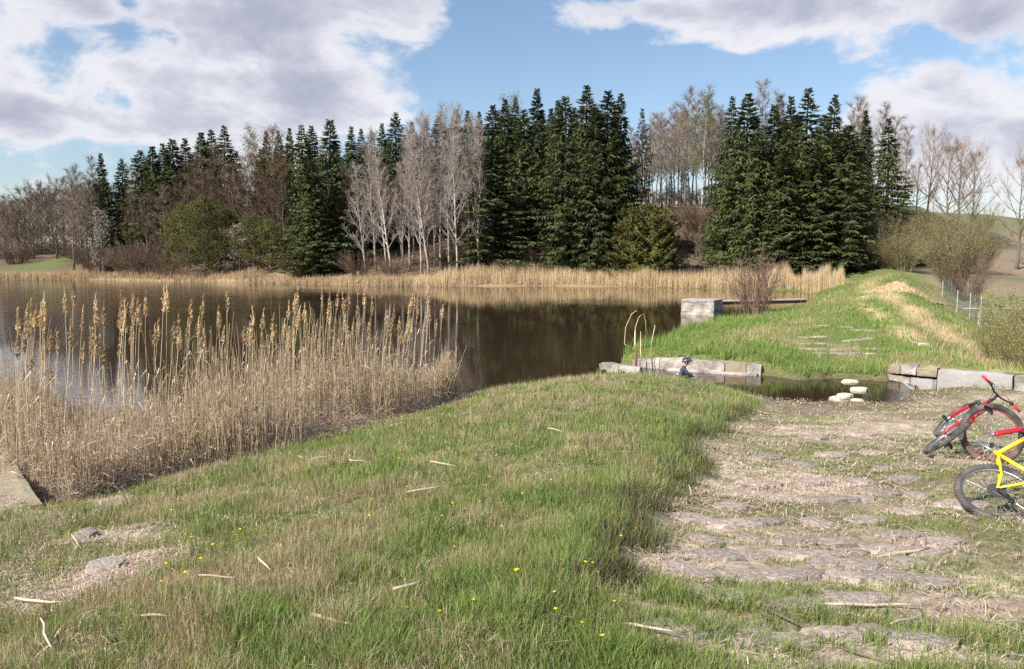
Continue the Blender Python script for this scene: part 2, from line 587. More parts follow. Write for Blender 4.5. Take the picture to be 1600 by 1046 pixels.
_A = np.zeros((_n + 3, _n + 3))
_d2 = (CT[:, None, 0] - CT[None, :, 0]) ** 2 + (CT[:, None, 1] - CT[None, :, 1]) ** 2
_A[:_n, :_n] = _phi(_d2) - np.eye(_n) * .02
_A[:_n, _n] = 1
_A[:_n, _n + 1:] = CT[:, :2]
_A[_n:, :_n] = _A[:_n, _n:].T
_w = np.linalg.solve(_A, np.concatenate([CT[:, 2], np.zeros(3)]))


def H(x, y):
    x = np.atleast_1d(np.asarray(x, dtype=np.float64))
    y = np.atleast_1d(np.asarray(y, dtype=np.float64))
    z = np.empty(len(x))
    R = np.hypot(x, y)
    k = np.minimum(1, 330 / np.maximum(R, 1e-6))
    xs, ys = x * k, y * k
    for i in range(0, len(x), 20000):
        a, b = xs[i:i + 20000], ys[i:i + 20000]
        r2 = (a[:, None] - CT[None, :, 0]) ** 2 + (b[:, None] - CT[None, :, 1]) ** 2
        z[i:i + 20000] = _phi(r2) @ _w[:_n] + _w[_n] + a * _w[_n + 1] + b * _w[_n + 2]
    rough = (fbm(x, y, .9, 3) - .5) * .10 + (fbm(x, y, .25, 8, 2) - .5) * .035
    far = np.clip((R - 30) / 60, 0, 1)
    rough = rough * (1 - far) + far * (fbm(x, y, 9, 5) - .5) * .8 * np.clip((z - .6) / 2, 0, 1)
    pond = poly_sd(SHORE, x, y)
    z = z + rough * np.clip(np.abs(pond) / 1.0, .15, 1)
    z = np.where(pond > 0, np.minimum(z, -.03 - .28 * np.minimum(pond, 3)), z)
    z = np.where((pond <= 0) & (pond > -20) & (R < 200) & (x < 30), np.maximum(z, .03 + .02 * np.minimum(-pond, 3)) * 1.0 if False else np.where(((x > 9.5) & (y < 55)) | ((x > 4.3) & (y < 17.4) & (y > 12)), z, np.maximum(z, .03)), z)
    st = poly_sd(STREAM, x, y)
    near = (st <= 0) & (st > -1.5) & (x < 9) & (pond <= 0)
    z = np.where(near, np.maximum(z, -.05 + .04 * np.minimum(-st, 1)), z)
    nb = (st <= 0) & (st > -1.2) & (y < 17.0) & (x > 4.6) & (x < 8.6)
    z = np.where(nb, np.minimum(z, -.045 + .10 * np.minimum(-st, 1.2) + .02 * fbm(x, y, .4, 19)), z)
    z = np.where(st > 0, np.minimum(z, -.10 - .55 * np.minimum(st, .45)), z)
    ch = poly_sd(CHANNEL, x, y)
    z = np.where(ch > 0, np.minimum(z, -.15 - 1.4 * np.minimum(ch, .6)), z)
    return z


def h1(x, y): return float(H([x], [y])[0])


_pey = np.array([-5, 0.0] + [p.y for p in PEW[::-1]] + [16.5])
_pex = np.array([.1, .15] + [p.x for p in PEW[::-1]] + [5.0])


def path_side(x, y):
    """metres to the right of the grass edge of the stone ford (negative: on the lawn)"""
    return x - np.interp(y, _pey, _pex) + (fbm(x, y, .6, 21, 3) - .5) * .75


def region(x, y):
    """masks 0..1: lawn, ford path, far dam, forest floor, straw corner"""
    R = np.hypot(x, y)
    ps = path_side(x, y)
    pathm = np.clip(ps / .25 + .3, 0, 1) * np.clip((16.2 - y) / .8, 0, 1) * (y < 16.5)
    corner = np.clip(1.2 + (fbm(x, y, .6, 201) - .5) * .8 - np.hypot((x + 3.35) / 1.1, (y - 4.9) / 1.3), 0, .4) / .4
    corner = np.maximum(corner, np.clip(1.2 - np.hypot((x + 4.6) / .9, (y - 6.9) / 1.6), 0, .3) / .3)
    forest = np.clip((R - 68) / 5, 0, 1) * (x < 27)
    dam = ((y > 17.5) & (R < 77) & (x > 2.4) & ((R < 68) | (x > 27))).astype(float)
    return pathm, corner, forest, dam


def lerp(a, b, t): return a + (np.asarray(b) - a) * t[:, None]


def ground_color(x, y, z):
    n1 = fbm(x, y, 1.3, 31, 4)
    n2 = fbm(x, y, .35, 37, 3)
    pathm, corner, forest, dam = region(x, y)
    soil = np.array((.17, .125, .09))
    straw = np.array((.46, .385, .28))
    green = np.array((.11, .125, .045))
    c = np.tile(green, (len(x), 1)).astype(float)
    c = lerp(c, (.25, .22, .12), np.clip((n2 - .42) * 4, 0, 1))
    c = lerp(c, soil, np.clip((n2 - .55) * 3, 0, .6))
    pc = np.tile((.33, .265, .215), (len(x), 1)).astype(float)
    pc = lerp(pc, straw, np.clip((n2 - .42) * 5, 0, 1))
    pc = lerp(pc, (.12, .12, .045), np.clip((n1 - .52) * 6, 0, 1) * .8)
    pc = lerp(pc, soil * 1.3, np.clip((fbm(x, y, .35, 47) - .56) * 6, 0, 1) * .6)
    c = lerp(c, pc, np.maximum(pathm, corner * .85))
    # dam beyond the outlet: short bright turf with worn straw tracks
    dc = np.tile((.125, .155, .048), (len(x), 1)).astype(float)
    dc = lerp(dc, (.22, .20, .085), np.clip((n1 - .5) * 5, 0, 1) * .8)
    tr = np.abs((x - np.interp(y, [18, 23, 27, 33, 44, 66], [13.2, 12.9, 13.8, 15.6, 19.4, 31])))
    tr = np.minimum(tr, np.abs(x - np.interp(y, [18, 22, 27, 33, 40], [11.0, 11.2, 12.4, 14.2, 19])) * 1.5 + (y > 36) * 9)
    dc = lerp(dc, (.52, .42, .22), np.clip(1.25 - tr / .62, 0, 1) * np.clip(n1 * 2.4 - .35, 0, 1) * np.clip((50 - y) / 8, 0, 1))
    c = lerp(c, dc, dam)
    right = np.clip((x - np.interp(y, [0, 17, 23, 33, 44, 66], [12, 13.5, 14.2, 17.2, 21.5, 33])) / 1.5, 0, 1)
    fieldc = np.tile((.24, .19, .135), (len(x), 1)).astype(float)
    fieldc = lerp(fieldc, (.13, .15, .075), np.clip((fbm(x, y, 14, 61) - .5) * 5, 0, .8))
    c = lerp(c, fieldc, right)
    ff = np.tile((.145, .105, .075), (len(x), 1)).astype(float)
    ff = lerp(ff, (.26, .195, .14), np.clip((fbm(x, y, 6, 71) - .45) * 4, 0, 1))
    ff = lerp(ff, (.12, .145, .06), np.clip(1.4 - np.hypot((x + 59) / 5, (y - 103) / 8), 0, 1) * np.clip(fbm(x, y, 2.5, 77) * 2.2 - .2, .3, 1))
    ff = lerp(ff, (.40, .30, .18), np.clip(1 - np.abs(z - .35) / .6, 0, 1))
    c = lerp(c, ff, forest)
    bare = np.clip(1.6 - np.hypot((x + 2.55) / .30, (y - 5.0) / .42) - (n2 - .5), 0, 1)
    c = lerp(c, (.25, .165, .125), bare)
    mud = np.clip((.10 - z) / .15, 0, 1) * (np.hypot(x, y) < 40) * (x < 13)
    c = lerp(c, (.12, .095, .065), mud)
    return c


def make_ground():
    nr = 470
    rr = .6 * np.exp(np.linspace(0, math.log(520 / .6), nr))
    rr = np.concatenate([rr, [900, 1600]])
    th = np.concatenate([np.linspace(-math.radians(48), math.radians(48), 330), np.linspace(math.radians(52), math.radians(308), 44)])
    nt = len(th)
    X = rr[:, None] * np.sin(th)[None, :]
    Y = rr[:, None] * np.cos(th)[None, :]
    x, y = X.ravel(), Y.ravel()
    z = H(x, y)
    n = len(x)
    i = np.arange((len(rr) - 1) * nt)
    r_, t_ = i // nt, i % nt
    t2 = (t_ + 1) % nt
    F = np.stack([r_ * nt + t_, (r_ + 1) * nt + t_, (r_ + 1) * nt + t2, r_ * nt + t2], 1)
    F = F[:, ::-1]
    V = np.stack([x, y, z], 1)
    col = ground_color(x, y, z)
    # close the middle
    V = np.vstack([V, [[0, 0, h1(0, 0)]]])
    col = np.vstack([col, [[.1, .12, .04]]])
    o = np_mesh('ground', V, F, M_ground, col, smooth=True)
    tag(o, kind='structure')
    return o


make_ground()


def flat_poly(name, P, z, m, kind='structure'):
    bm = bmesh.new()
    vs = [bm.verts.new((x, y, z)) for x, y in P]
    f = bm.faces.new(vs)
    bmesh.ops.triangulate(bm, faces=[f])
    bm.normal_update()
    for f in bm.faces:
        if f.normal.z < 0: f.normal_flip()
    me = bpy.data.meshes.new(name)
    bm.to_mesh(me)
    bm.free()
    me.materials.append(m)
    return tag(link(name, me), kind=kind)


cen = SHORE.mean(0)


def grow(P, d):
    n = len(P)
    area = 0.5 * sum(P[i][0] * P[(i + 1) % n][1] - P[(i + 1) % n][0] * P[i][1] for i in range(n))
    sgn = 1 if area > 0 else -1
    out = []
    for i in range(n):
        e = np.array(P[(i + 1) % n]) - np.array(P[i - 1])
        nn = np.array((e[1], -e[0])) / (np.hypot(*e) + 1e-9) * sgn
        out.append(np.array(P[i]) + nn * d)
    return np.array(out)


PONDW = grow(SHORE, .35)
PONDW[8] = SHORE[8]
PONDW[9] = SHORE[9]
flat_poly('pond_water', PONDW, 0.0, M_water)
SW = grow(STREAM, .2)
SW[0], SW[-1] = STREAM[0], STREAM[-1]
flat_poly('stream_water', SW, -.07, M_water)


# ------------------------------------------------------------------ trees
def rv(rg, s=1.0): return Vector((rg.uniform(-s, s), rg.uniform(-s, s), rg.uniform(-s, s)))


def spruce_proto(seed, h=20.0, r=3.0, branches=430, dens=17, low=.03, cols=((.056, .073, .026), (.090, .105, .033), (.036, .050, .023)), droop=.26, power=.84, hang=1.15, big=1.0):
    """trunk with drooping boughs, each hung with overlapping sprays of needles"""
    rg = random.Random(seed)
    tr, cr = MB(), MB()
    tr.tube([(0, 0, -.3), (rg.uniform(-.05, .05), 0, h * .3), (0, rg.uniform(-.08, .08), h * .7), (0, 0, h * .99)], [.26, .19, .10, .015], 7)
    lob = [rg.uniform(.72, 1.22) for _ in range(9)]
    lo2 = [rg.uniform(.72, 1.18) for _ in range(13)]
    for b in range(branches):
        t = low + (1 - low) * (1 - (1 - (b + rg.random()) / branches) ** 1.0)
        t = min(t, .985)
        a = b * 2.39996 + rg.uniform(-.7, .7)
        z0 = h * t + rg.uniform(-.15, .15)
        fl = a / (2 * math.pi) * 9
        f2 = t * 11.9
        lb = lob[int(fl) % 9] * (lo2[int(f2)] * (1 - f2 % 1) + lo2[int(f2) + 1] * (f2 % 1))
        Ln = r * min(1.0, (1 - t) ** power * 1.08) * lb * rg.uniform(.6, 1.12)
        if t < .12: Ln *= .62 + t * 3
        Ln = max(.20, Ln)
        up = .75 * (t - .45) - droop + rg.uniform(-.14, .14)
        hd = Vector((math.cos(a), math.sin(a), 0))
        side = Vector((-math.sin(a), math.cos(a), 0))
        ns = max(5, int(Ln * dens * (1.0 if t < .8 else 1.5)))
        shade = rg.uniform(.8, 1.2)
        for k in range(ns):
            s = .10 + .9 * ((k + rg.random()) / ns) ** .75
            ax = Vector((0, 0, z0)) + hd * (Ln * s) + Vector((0, 0, up * Ln * s + .26 * Ln * s * s))
            sd = rg.choice((-1, 1))
            sl = rg.uniform(.34, .78) * (1.15 - .35 * s) * (1 if t < .85 else max(.32, 1 - (t - .85) * 4.6)) * big
            d = (side * sd * rg.uniform(.15, .9) + hd * rg.uniform(.1, .9) + Vector((0, 0, -hang * rg.uniform(.35, 1.5) * (1 if t < .8 else .15) + (.7 if t > .88 else 0)))).normalized()
            q = ax + d * sl
            nrm = d.cross(Vector((rg.uniform(-1, 1), rg.uniform(-1, 1), rg.uniform(.2, 1)))).normalized()
            wd = nrm * rg.uniform(.035, .085) * big
            mid = ax + d * sl * .42
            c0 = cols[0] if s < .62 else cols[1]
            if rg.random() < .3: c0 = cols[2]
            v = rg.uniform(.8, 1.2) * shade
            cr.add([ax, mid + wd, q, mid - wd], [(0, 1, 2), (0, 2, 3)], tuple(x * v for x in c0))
    cr.spike(Vector((0, 0, h * .93)), Vector((0, 0, h * 1.0)), .07, cols[0])
    for k in range(14):
        a = rg.uniform(0, 6.3)
        p = Vector((0, 0, h * rg.uniform(.95, .99)))
        cr.spike(p, p + Vector((math.cos(a) * .28, math.sin(a) * .28, .22)), .05, cols[1])
    return tr, cr


def bare_proto(seed, h=16.0, spread=.22, r0=.16, nlimb=20, t0=.25, elev=(35, 62), nsub=6, ntw=5, tw=.55, twr=.011, droop=0.0, lean=.02, leaf=None, leafn=0, leafs=.10, forks=1, prof='egg'):
    """trunk with limbs, branches and twigs; leaf = colours of small young leaves"""
    rg = random.Random(seed)
    tr, cr = MB(), MB()
    lf = []

    def leafat(p):
        for _ in range(leafn):
            c = rg.choice(leaf)
            v = rg.uniform(.75, 1.25)
            a = rv(rg, 1).normalized() * leafs * rg.uniform(.6, 1.3)
            b = a.cross(rv(rg, 1)).normalized() * leafs * rg.uniform(.3, .6)
            o = p + rv(rg, leafs * 2.2)
            lf.append(((o - a, o + b, o + a, o - b), tuple(x * v for x in c)))

    for fk in range(forks):
        fa = rg.uniform(0, 6.3)
        ln = lean if forks == 1 else lean + rg.uniform(.05, .16)
        n = 9
        pts = []
        off = Vector((0, 0, 0)) if forks == 1 else Vector((math.cos(fa), math.sin(fa), 0)) * .22
        wob = Vector((0, 0, 0))
        hh = h * (1 if fk == 0 else rg.uniform(.75, .98))
        for i in range(n):
            t = i / (n - 1)
            wob += Vector((rg.uniform(-1, 1), rg.uniform(-1, 1), 0)) * h * .0075
            pts.append(off + wob + Vector((math.cos(fa), math.sin(fa), 0)) * (ln * hh * t) + Vector((0, 0, -.25 + t * (hh + .25))))
        rad = [r0 * (1 - .93 * (i / (n - 1)) ** .9) for i in range(n)]
        rad[0] *= 1.25
        tr.tube(pts, rad, 6)

        def P(t):
            f = t * (n - 1)
            i = min(int(f), n - 2)
            return pts[i].lerp(pts[i + 1], f - i)
        for k in range(nlimb):
            t = t0 + (1 - t0) * ((k + rg.random()) / nlimb)
            t = min(t, .985)
            a = k * 2.4 + rg.uniform(-.4, .4)
            e = math.radians(rg.uniform(*elev)) * (1 if prof != 'spread' else 1)
            q = (t - t0) / (1 - t0)
            if prof == 'egg':
                pf = (.55 + .45 * math.sin(math.pi * min(1, q * 1.25 + .15))) * (1 - q * .62)
            else:
                pf = math.sqrt(max(0.03, 1 - (q * 1.02) ** 2))
            L_ = h * spread * pf * rg.uniform(.75, 1.2) / math.cos(e) ** .6
            d = Vector((math.cos(a) * math.cos(e), math.sin(a) * math.cos(e), math.sin(e)))
            p0 = P(t)
            lp = [p0]
            for i in range(4):
                d = (d + Vector((0, 0, .10 - droop * i * .6)) + rv(rg, .13)).normalized()
                lp.append(lp[-1] + d * L_ / 4)
            lr = max(.02, r0 * (1 - t) * .42 + .014)
            (tr if lr > .05 else cr).tube(lp, [lr, lr * .8, lr * .58, lr * .38, lr * .16], 4, cap=False)
            for s in range(nsub):
                u = .18 + .82 * (s + rg.random()) / nsub
                f = u * 4
                i = min(int(f), 3)
                sp = lp[i].lerp(lp[i + 1], f - i)
                dd = ((lp[i + 1] - lp[i]).normalized() + rv(rg, .75) + Vector((0, 0, .25 - droop))).normalized()
                sl = L_ * rg.uniform(.25, .5) * (1.1 - .5 * u)
                sq = sp + dd * sl * .5
                d2 = (dd + rv(rg, .3) + Vector((0, 0, .1 - droop))).normalized()
                se = sq + d2 * sl * .5
                sr = max(.011, lr * .35)
                cr.tube([sp, sq, se], [sr, sr * .7, sr * .3], 3, cap=False)
                for w_ in range(ntw):
                    g = rg.random()
                    tp = sp.lerp(sq, g * 2) if g < .5 else sq.lerp(se, g * 2 - 1)
                    td = (d2 + rv(rg, .85) + Vector((0, 0, .15 - droop * 1.5))).normalized()
                    te = tp + td * tw * rg.uniform(.6, 1.5)
                    cr.spike(tp, te, twr)
                    tm = tp.lerp(te, .45)
                    t2 = tm + (td + rv(rg, .7) - Vector((0, 0, droop))).normalized() * tw * rg.uniform(.4, .9)
                    cr.spike(tm, t2, twr * .75)
                    if leaf:
                        leafat(te)
                        leafat(t2)
    lv = None
    if leaf:
        lv = MB()
        for q, c in lf:
            lv.add(q, [(0, 1, 2), (0, 2, 3)], c)
    return tr, cr, lv


def shrub_proto(seed, h=3.0, w=1.4, stems=34, ntw=16, tw=.35, base=.25, r=.012, leaf=None, leafn=1, leafs=.03, arch=.5):
    rg = random.Random(seed)
    cr, lv = MB(), MB()
    for s in range(stems):
        a = rg.uniform(0, 6.283)
        o = Vector((math.cos(a), math.sin(a), 0)) * base * math.sqrt(rg.random())
        out = Vector((math.cos(a), math.sin(a), 0)) * w * rg.uniform(.2, 1.0)
        hh = h * rg.uniform(.6, 1.0) * (1 - .25 * (out.length / w) ** 2)
        pts = []
        for i in range(6):
            t = i / 5
            pts.append(o + out * (t ** (1 + arch)) + Vector((0, 0, hh * (t - .12 * t * t) * 1.13 - .1 * (1 - t))) + rv(rg, .035 * h * t * .5))
        rr = r * rg.uniform(.7, 1.3)
        cr.tube(pts, [rr * (1.2 - .2 * i) for i in range(6)], 3, cap=False)
        for k in range(ntw):
            t = rg.uniform(.22, 1.0)
            f = t * 5
            i = min(int(f), 4)
            p = pts[i].lerp(pts[i + 1], f - i)
            d = ((pts[i + 1] - pts[i]).normalized() + rv(rg, .7)).normalized()
            q = p + d * tw * rg.uniform(.4, 1.3)
            cr.spike(p, q, rr * .5)
            m = p.lerp(q, .5)
            q2 = m + (d + rv(rg, .7)).normalized() * tw * .5
            cr.spike(m, q2, rr * .35)
            if leaf:
                for pt in (q, q2, m):
                    for _ in range(leafn):
                        c = rg.choice(leaf)
                        v = rg.uniform(.75, 1.25)
                        aa = rv(rg, 1).normalized() * leafs * rg.uniform(.7, 1.4)
                        bb = aa.cross(rv(rg, 1)).normalized() * leafs * .45
                        oo = pt + rv(rg, leafs * 1.6)
                        lv.add([oo - aa, oo + bb, oo + aa, oo - bb], [(0, 1, 2), (0, 2, 3)], tuple(x * v for x in c))
    return cr, (lv if leaf else None)


PROTO = {}


def reg(key, name, tr, cr, lv, mt, mc, h, r, crown_col=False):
    """stores the meshes of one kind of tree"""
    PROTO[key] = dict(name=name, tr=tr.mesh('trunk', mt, True) if tr else None, cr=cr.mesh('crown', mc, False, crown_col), lv=lv.mesh('leaves', M_leaf, False, True) if lv else None, h=h, r=r)


for i, sd_ in enumerate((11, 12, 13, 14, 15, 16)):
    t_, c_ = spruce_proto(sd_, branches=(430, 380, 470, 400, 340, 450)[i], power=(.84, .74, .95, .8, .9, .7)[i], droop=(.26, .36, .2, .3, .4, .26)[i], low=(.03, .03, .05, .02, .1, .03)[i])
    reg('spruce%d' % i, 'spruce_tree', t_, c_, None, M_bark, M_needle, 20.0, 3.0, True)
for i, sd_ in enumerate((21, 22)):
    t_, c_ = spruce_proto(sd_, branches=190, dens=12, low=.3, cols=((.06, .06, .032), (.10, .082, .05), (.04, .045, .028)))
    reg('thin%d' % i, 'spruce_tree', t_, c_, None, M_bark_grey, M_needle, 20.0, 3.0, True)
for i, sd_ in enumerate((31, 32)):
    t_, c_ = spruce_proto(sd_, h=7, r=3.4, branches=280, dens=24, low=.02, cols=((.12, .125, .036), (.18, .175, .048), (.075, .085, .03)), droop=-.2, power=.48, hang=.35, big=.75)
    reg('yew%d' % i, 'yew_tree', t_, c_, None, M_bark, M_needle, 7.0, 3.4, True)
for i, sd_ in enumerate((41, 42, 43)):
    reg('birch%d' % i, 'birch_tree', *bare_proto(sd_, 18, .18, .15, 30, .2, (40, 76), 6, 5, .75, .013, .02, .045), M_birch, M_tw_birch, 18, 3.0)
for i, sd_ in enumerate((51, 52, 53)):
    reg('brown%d' % i, 'bare_tree', *bare_proto(sd_, 15, .26, .14, 30, .12, (25, 62), 8, 7, .7, .014, 0, .02), M_bark_grey, M_tw_brown, 15, 3.0)
for i, sd_ in enumerate((56, 57, 58)):
    reg('dome%d' % i, 'bare_tree', *bare_proto(sd_, 11, .32, .14, 30, .10, (18, 66), 8, 7, .55, .012, 0, .02, prof='spread'), M_bark_grey, M_tw_brown, 11, 3.4)
for i, sd_ in enumerate((61, 62, 63)):
    reg('slim%d' % i, 'bare_tree', *bare_proto(sd_, 18, .17, .13, 30, .26, (42, 68), 7, 6, .7, .014, 0, .015), M_bark_grey, M_tw_grey, 18, 2.2)
for i, sd_ in enumerate((71, 72)):
    reg('oak%d' % i, 'bare_tree', *bare_proto(sd_, 10, .36, .17, 24, .22, (22, 62), 8, 6, .6, .011, 0, .02, prof='spread'), M_bark_grey, M_tw_grey, 10, 3.6)
LIME = [(.20, .22, .05), (.24, .24, .07), (.16, .17, .05)]
OCHRE = [(.30, .20, .07), (.26, .19, .08), (.22, .15, .07)]
OLIVE = [(.13, .135, .04), (.17, .165, .05), (.10, .11, .035)]
WHITE = [(.62, .57, .52), (.55, .50, .46)]
for i, sd_ in enumerate((81, 82)):
    reg('lime%d' % i, 'birch_tree', *bare_proto(sd_, 18, .22, .14, 28, .25, (40, 64), 7, 6, .7, .011, .12, .02, leaf=LIME, leafn=1, leafs=.11), M_birch, M_tw_olive, 18, 3.0)
reg('ochre0', 'budding_tree', *bare_proto(85, 16, .23, .14, 28, .2, (35, 62), 7, 6, .7, .011, .05, .02, leaf=OCHRE, leafn=1, leafs=.09), M_bark_grey, M_tw_brown, 16, 3.0)
for i, sd_ in enumerate((86, 87)):
    reg('olive%d' % i, 'budding_tree', *bare_proto(sd_, 8, .34, .11, 22, .10, (8, 42), 8, 6, .5, .010, .02, .03, leaf=OLIVE, leafn=3, leafs=.10, prof='spread'), M_bark_grey, M_tw_olive, 8, 3.2)
reg('white0', 'blossoming_tree', *bare_proto(91, 6, .28, .09, 18, .12, (20, 55), 7, 5, .4, .009, .0, .02, leaf=WHITE, leafn=1, leafs=.075, prof='spread'), M_bark_grey, M_tw_brown, 6, 2.0)
for i, sd_ in enumerate((95, 96)):
    a_, b_ = shrub_proto(sd_, 4.0, 2.6, 80, 30, .55, .8, .016)
    reg('brush%d' % i, 'bare_shrub', None, a_, None, None, M_tw_brown, 4.0, 2.6)
for i, sd_ in enumerate((97, 98)):
    a_, b_ = shrub_proto(sd_, 5.0, 3.0, 90, 34, .6, .9, .017, leaf=[(.26, .225, .10), (.22, .19, .085), (.30, .25, .13)], leafn=1, leafs=.055)
    reg('willow%d' % i, 'willow_shrub', None, a_, b_, None, M_tw_olive, 5.0, 3.0)
a_, b_ = shrub_proto(101, 3.2, .95, 46, 22, .5, .45, .013, arch=.3)
reg('upright0', 'bare_shrub', None, a_, None, None, mat('purple_twigs', (.17, .105, .085), rough=.9, var=.25, scale=3), 3.2, .95)
for i, sd_ in enumerate((103, 104)):
    a_, b_ = shrub_proto(sd_, 2.6, 1.5, 34, 22, .38, .5, .009, leaf=[(.32, .32, .09), (.38, .36, .13), (.26, .26, .08)], leafn=1, leafs=.03, arch=.4)
    reg('spring%d' % i, 'willow_shrub', None, a_, b_, None, M_tw_olive, 2.6, 1.5)

RG = random.Random(5)
ORD = ['leftmost', 'second from the left', 'third from the left', 'fourth from the left', 'fifth from the left', 'sixth from the left', 'seventh from the left', 'eighth from the left', 'ninth from the left', 'tenth from the left', 'eleventh from the left',
       'twelfth from the left', 'thirteenth from the left', 'fourteenth from the left', 'fifteenth from the left', 'sixteenth from the left']


def place(key, u, vtop, D, r, label, cat='tree', group=None, sink=.1, rz=None, dz=None, x=None):
    p = PROTO[key]
    if key.startswith('spruce'): r *= 1.22 * RG.uniform(.88, 1.15)
    x = ux(u, D)
    z = h1(x, D) - sink
    Hh = max(1.0, atd(u, vtop, D).z - z)
    o = empty(p['name'], (x, D, z), RG.uniform(0, 6.28) if rz is None else rz)
    sz = Hh / p['h']
    s = r / p['r']
    if not key.startswith(('spruce', 'thin', 'yew')) and p['tr']: s = min(s, 1.4 * sz)
    o.scale = (s, s, sz)
    if p['tr']: o.rotation_euler = (RG.uniform(-.022, .022) * (3 if 'birch' in key else 1), RG.uniform(-.022, .022) * (3 if 'birch' in key else 1), o.rotation_euler.z)
    tag(o, label, cat, group)
    if p['tr']: link('trunk', p['tr'], o)
    link('crown', p['cr'], o)
    if p['lv']: link('leaves', p['lv'], o)
    return o


def cluster(lst, fmt, group, cat='tree'):
    """lst: (key, u, vtop, D, r); labelled by their order from the left"""
    lst = sorted(lst, key=lambda a: a[1])
    n = len(lst)
    for i, a in enumerate(lst):
        w = 'rightmost' if (i == n - 1 and n > 2) else ORD[i]
        place(*a, fmt.format(w), cat, group)


def sp(k): return 'spruce%d' % ((k * 7 + k // 3) % 6)


cluster([(sp(0), 172, 240, 98, 2.0), (sp(1), 197, 247, 99, 1.9)], 'dark spruce, {} of the pair standing apart above bare trees', 'pair of spruces on the far left')
cluster([(sp(i + 1), u, v, D, r) for i, (u, v, D, r) in enumerate([(228, 234, 98, 3.0), (247, 228, 97, 3.1), (263, 223, 101, 2.9), (280, 218, 97, 3.3), (297, 216, 101, 3.0), (318, 206, 97, 3.4), (338, 203, 101, 3.2), (357, 197, 96, 3.5)])],
        'tall dark spruce, {} in the clump above the olive budding trees', 'spruces above the left shore')
cluster([(sp(i), u, v, D, r) for i, (u, v, D, r) in enumerate([(424, 206, 99, 1.9), (441, 204, 100, 1.9), (457, 199, 95, 2.2), (478, 195, 89, 2.7), (496, 197, 97, 2.2), (516, 187, 86, 3.3), (549, 197, 93, 2.2), (566, 201, 95, 2.1), (585, 205, 93, 2.0), (598, 193, 97, 2.0), (617, 175, 93, 2.4)])],
        'dark spruce, {} of the row left of the white birches', 'spruces left of the birches')
place(sp(2), 492, 250, 82.5, 3.6, 'broad dark spruce standing on the shore left of the white birches', 'tree')
cluster([(sp(i + 2), u, v, D, r) for i, (u, v, D, r) in enumerate([(648, 190, 98, 2.2), (672, 186, 99, 2.2), (691, 180, 98, 2.3), (713, 171, 95, 2.4), (732, 172, 98, 2.3), (748, 174, 96, 2.3)])],
        'dark spruce, {} of those rising behind the white birch crowns', 'spruces behind the birches')
cluster([(sp(i + 1), u, v, D, r) for i, (u, v, D, r) in enumerate([(766, 163, 88, 2.7), (786, 154, 92, 2.5), (804, 152, 94, 2.5), (822, 172, 85, 2.5), (838, 138, 90, 2.9), (858, 168, 86, 2.3)])],
        'tall spruce, {} between the birches and the big central clump', 'spruces right of the birches')
place(sp(3), 768, 215, 79.5, 4.2, 'dark low-branched spruce on the shore right of the white birches', 'tree')
cluster([(sp(i), u, v, D, r) for i, (u, v, D, r) in enumerate([(868, 156, 85, 2.8), (884, 150, 78.5, 3.5), (912, 133, 84, 3.2), (930, 165, 77, 3.3), (946, 142, 77.5, 3.4), (967, 147, 80, 3.2)])],
        'massive dark green spruce, {} in the big central clump', 'big spruces in the centre')
place('thin0', 1000, 168, 91, 2.3, 'thin sparse spruce at the left of the bare trunk gap')
place('thin1', 1043, 275, 101, 1.6, 'small dark spruce among the bare trunks on the crest')
place('thin0', 1066, 250, 104, 1.3, 'slender half-bare spruce among the bare trunks on the crest')
cluster([(sp(i + 3), u, v, D, r) for i, (u, v, D, r) in enumerate([(1133, 152, 79, 2.3), (1157, 146, 74, 2.9), (1197, 164, 73, 2.7), (1176, 200, 71.5, 2.4), (1226, 150, 80, 2.5), (1253, 136, 73, 3.3), (1290, 148, 76, 3.0), (1312, 195, 69, 3.8), (1345, 172, 84, 2.1), (1381, 184, 77, 2.7)])],
        'tall spruce, {} in the clump at the end of the dam', 'spruces at the end of the dam')
place(sp(1), 1272, 230, 69.5, 3.6, 'broad spruce at the front of the clump behind the dam reeds')
place(sp(2), 1222, 235, 70, 3.3, 'spruce with low drooping boughs right behind the leafless shrub by the dam')
place('thin1', 1215, 148, 86, 2.2, 'brownish thin spruce rising behind the clump at the end of the dam')

cluster([('birch%d' % (i % 3), u, v, D, r) for i, (u, v, D, r) in enumerate([(572, 262, 80, 2.4), (590, 222, 82, 2.4), (614, 236, 79, 2.5), (640, 212, 81, 2.4), (657, 192, 79, 2.6), (672, 205, 78, 2.3), (689, 184, 80, 2.5), (705, 172, 79, 2.6), (716, 200, 77.5, 2.3), (733, 186, 80, 2.6), (748, 225, 78, 2.3)])],
        'white-barked leafless birch, {} in the grove by the water', 'white birches by the water')
cluster([('lime%d' % (i % 2), u, v, D, r) for i, (u, v, D, r) in enumerate([(395, 213, 97, 2.6), (800, 160, 95, 2.8), (1092, 150, 99, 2.6)])],
        'birch with pale green new leaves, {} of the three', 'birches with new leaves')
place('ochre0', 428, 208, 91, 3.0, 'bare tree with ochre buds between two stands of spruces')
cluster([('dome%d' % (i % 3), u, v, D, r) for i, (u, v, D, r) in enumerate([(6, 322, 116, 3.4), (24, 312, 121, 3.5), (45, 300, 118, 3.6), (62, 292, 116, 3.8), (84, 300, 115, 3.4), (104, 285, 108, 3.2)])],
        'purplish brown leafless tree, {} of those beyond the grassy slope', 'bare trees at the far left')
cluster([('slim%d' % (i % 3), u, v, D, r) for i, (u, v, D, r) in enumerate([(118, 272, 98, 3.2), (131, 266, 96, 3.0), (146, 276, 97, 3.0), (155, 252, 108, 3.0), (208, 262, 105, 3.0), (216, 300, 97, 2.6)])],
        'pale slender leafless tree, {} near the pair of spruces', 'pale trees near the pair of spruces')
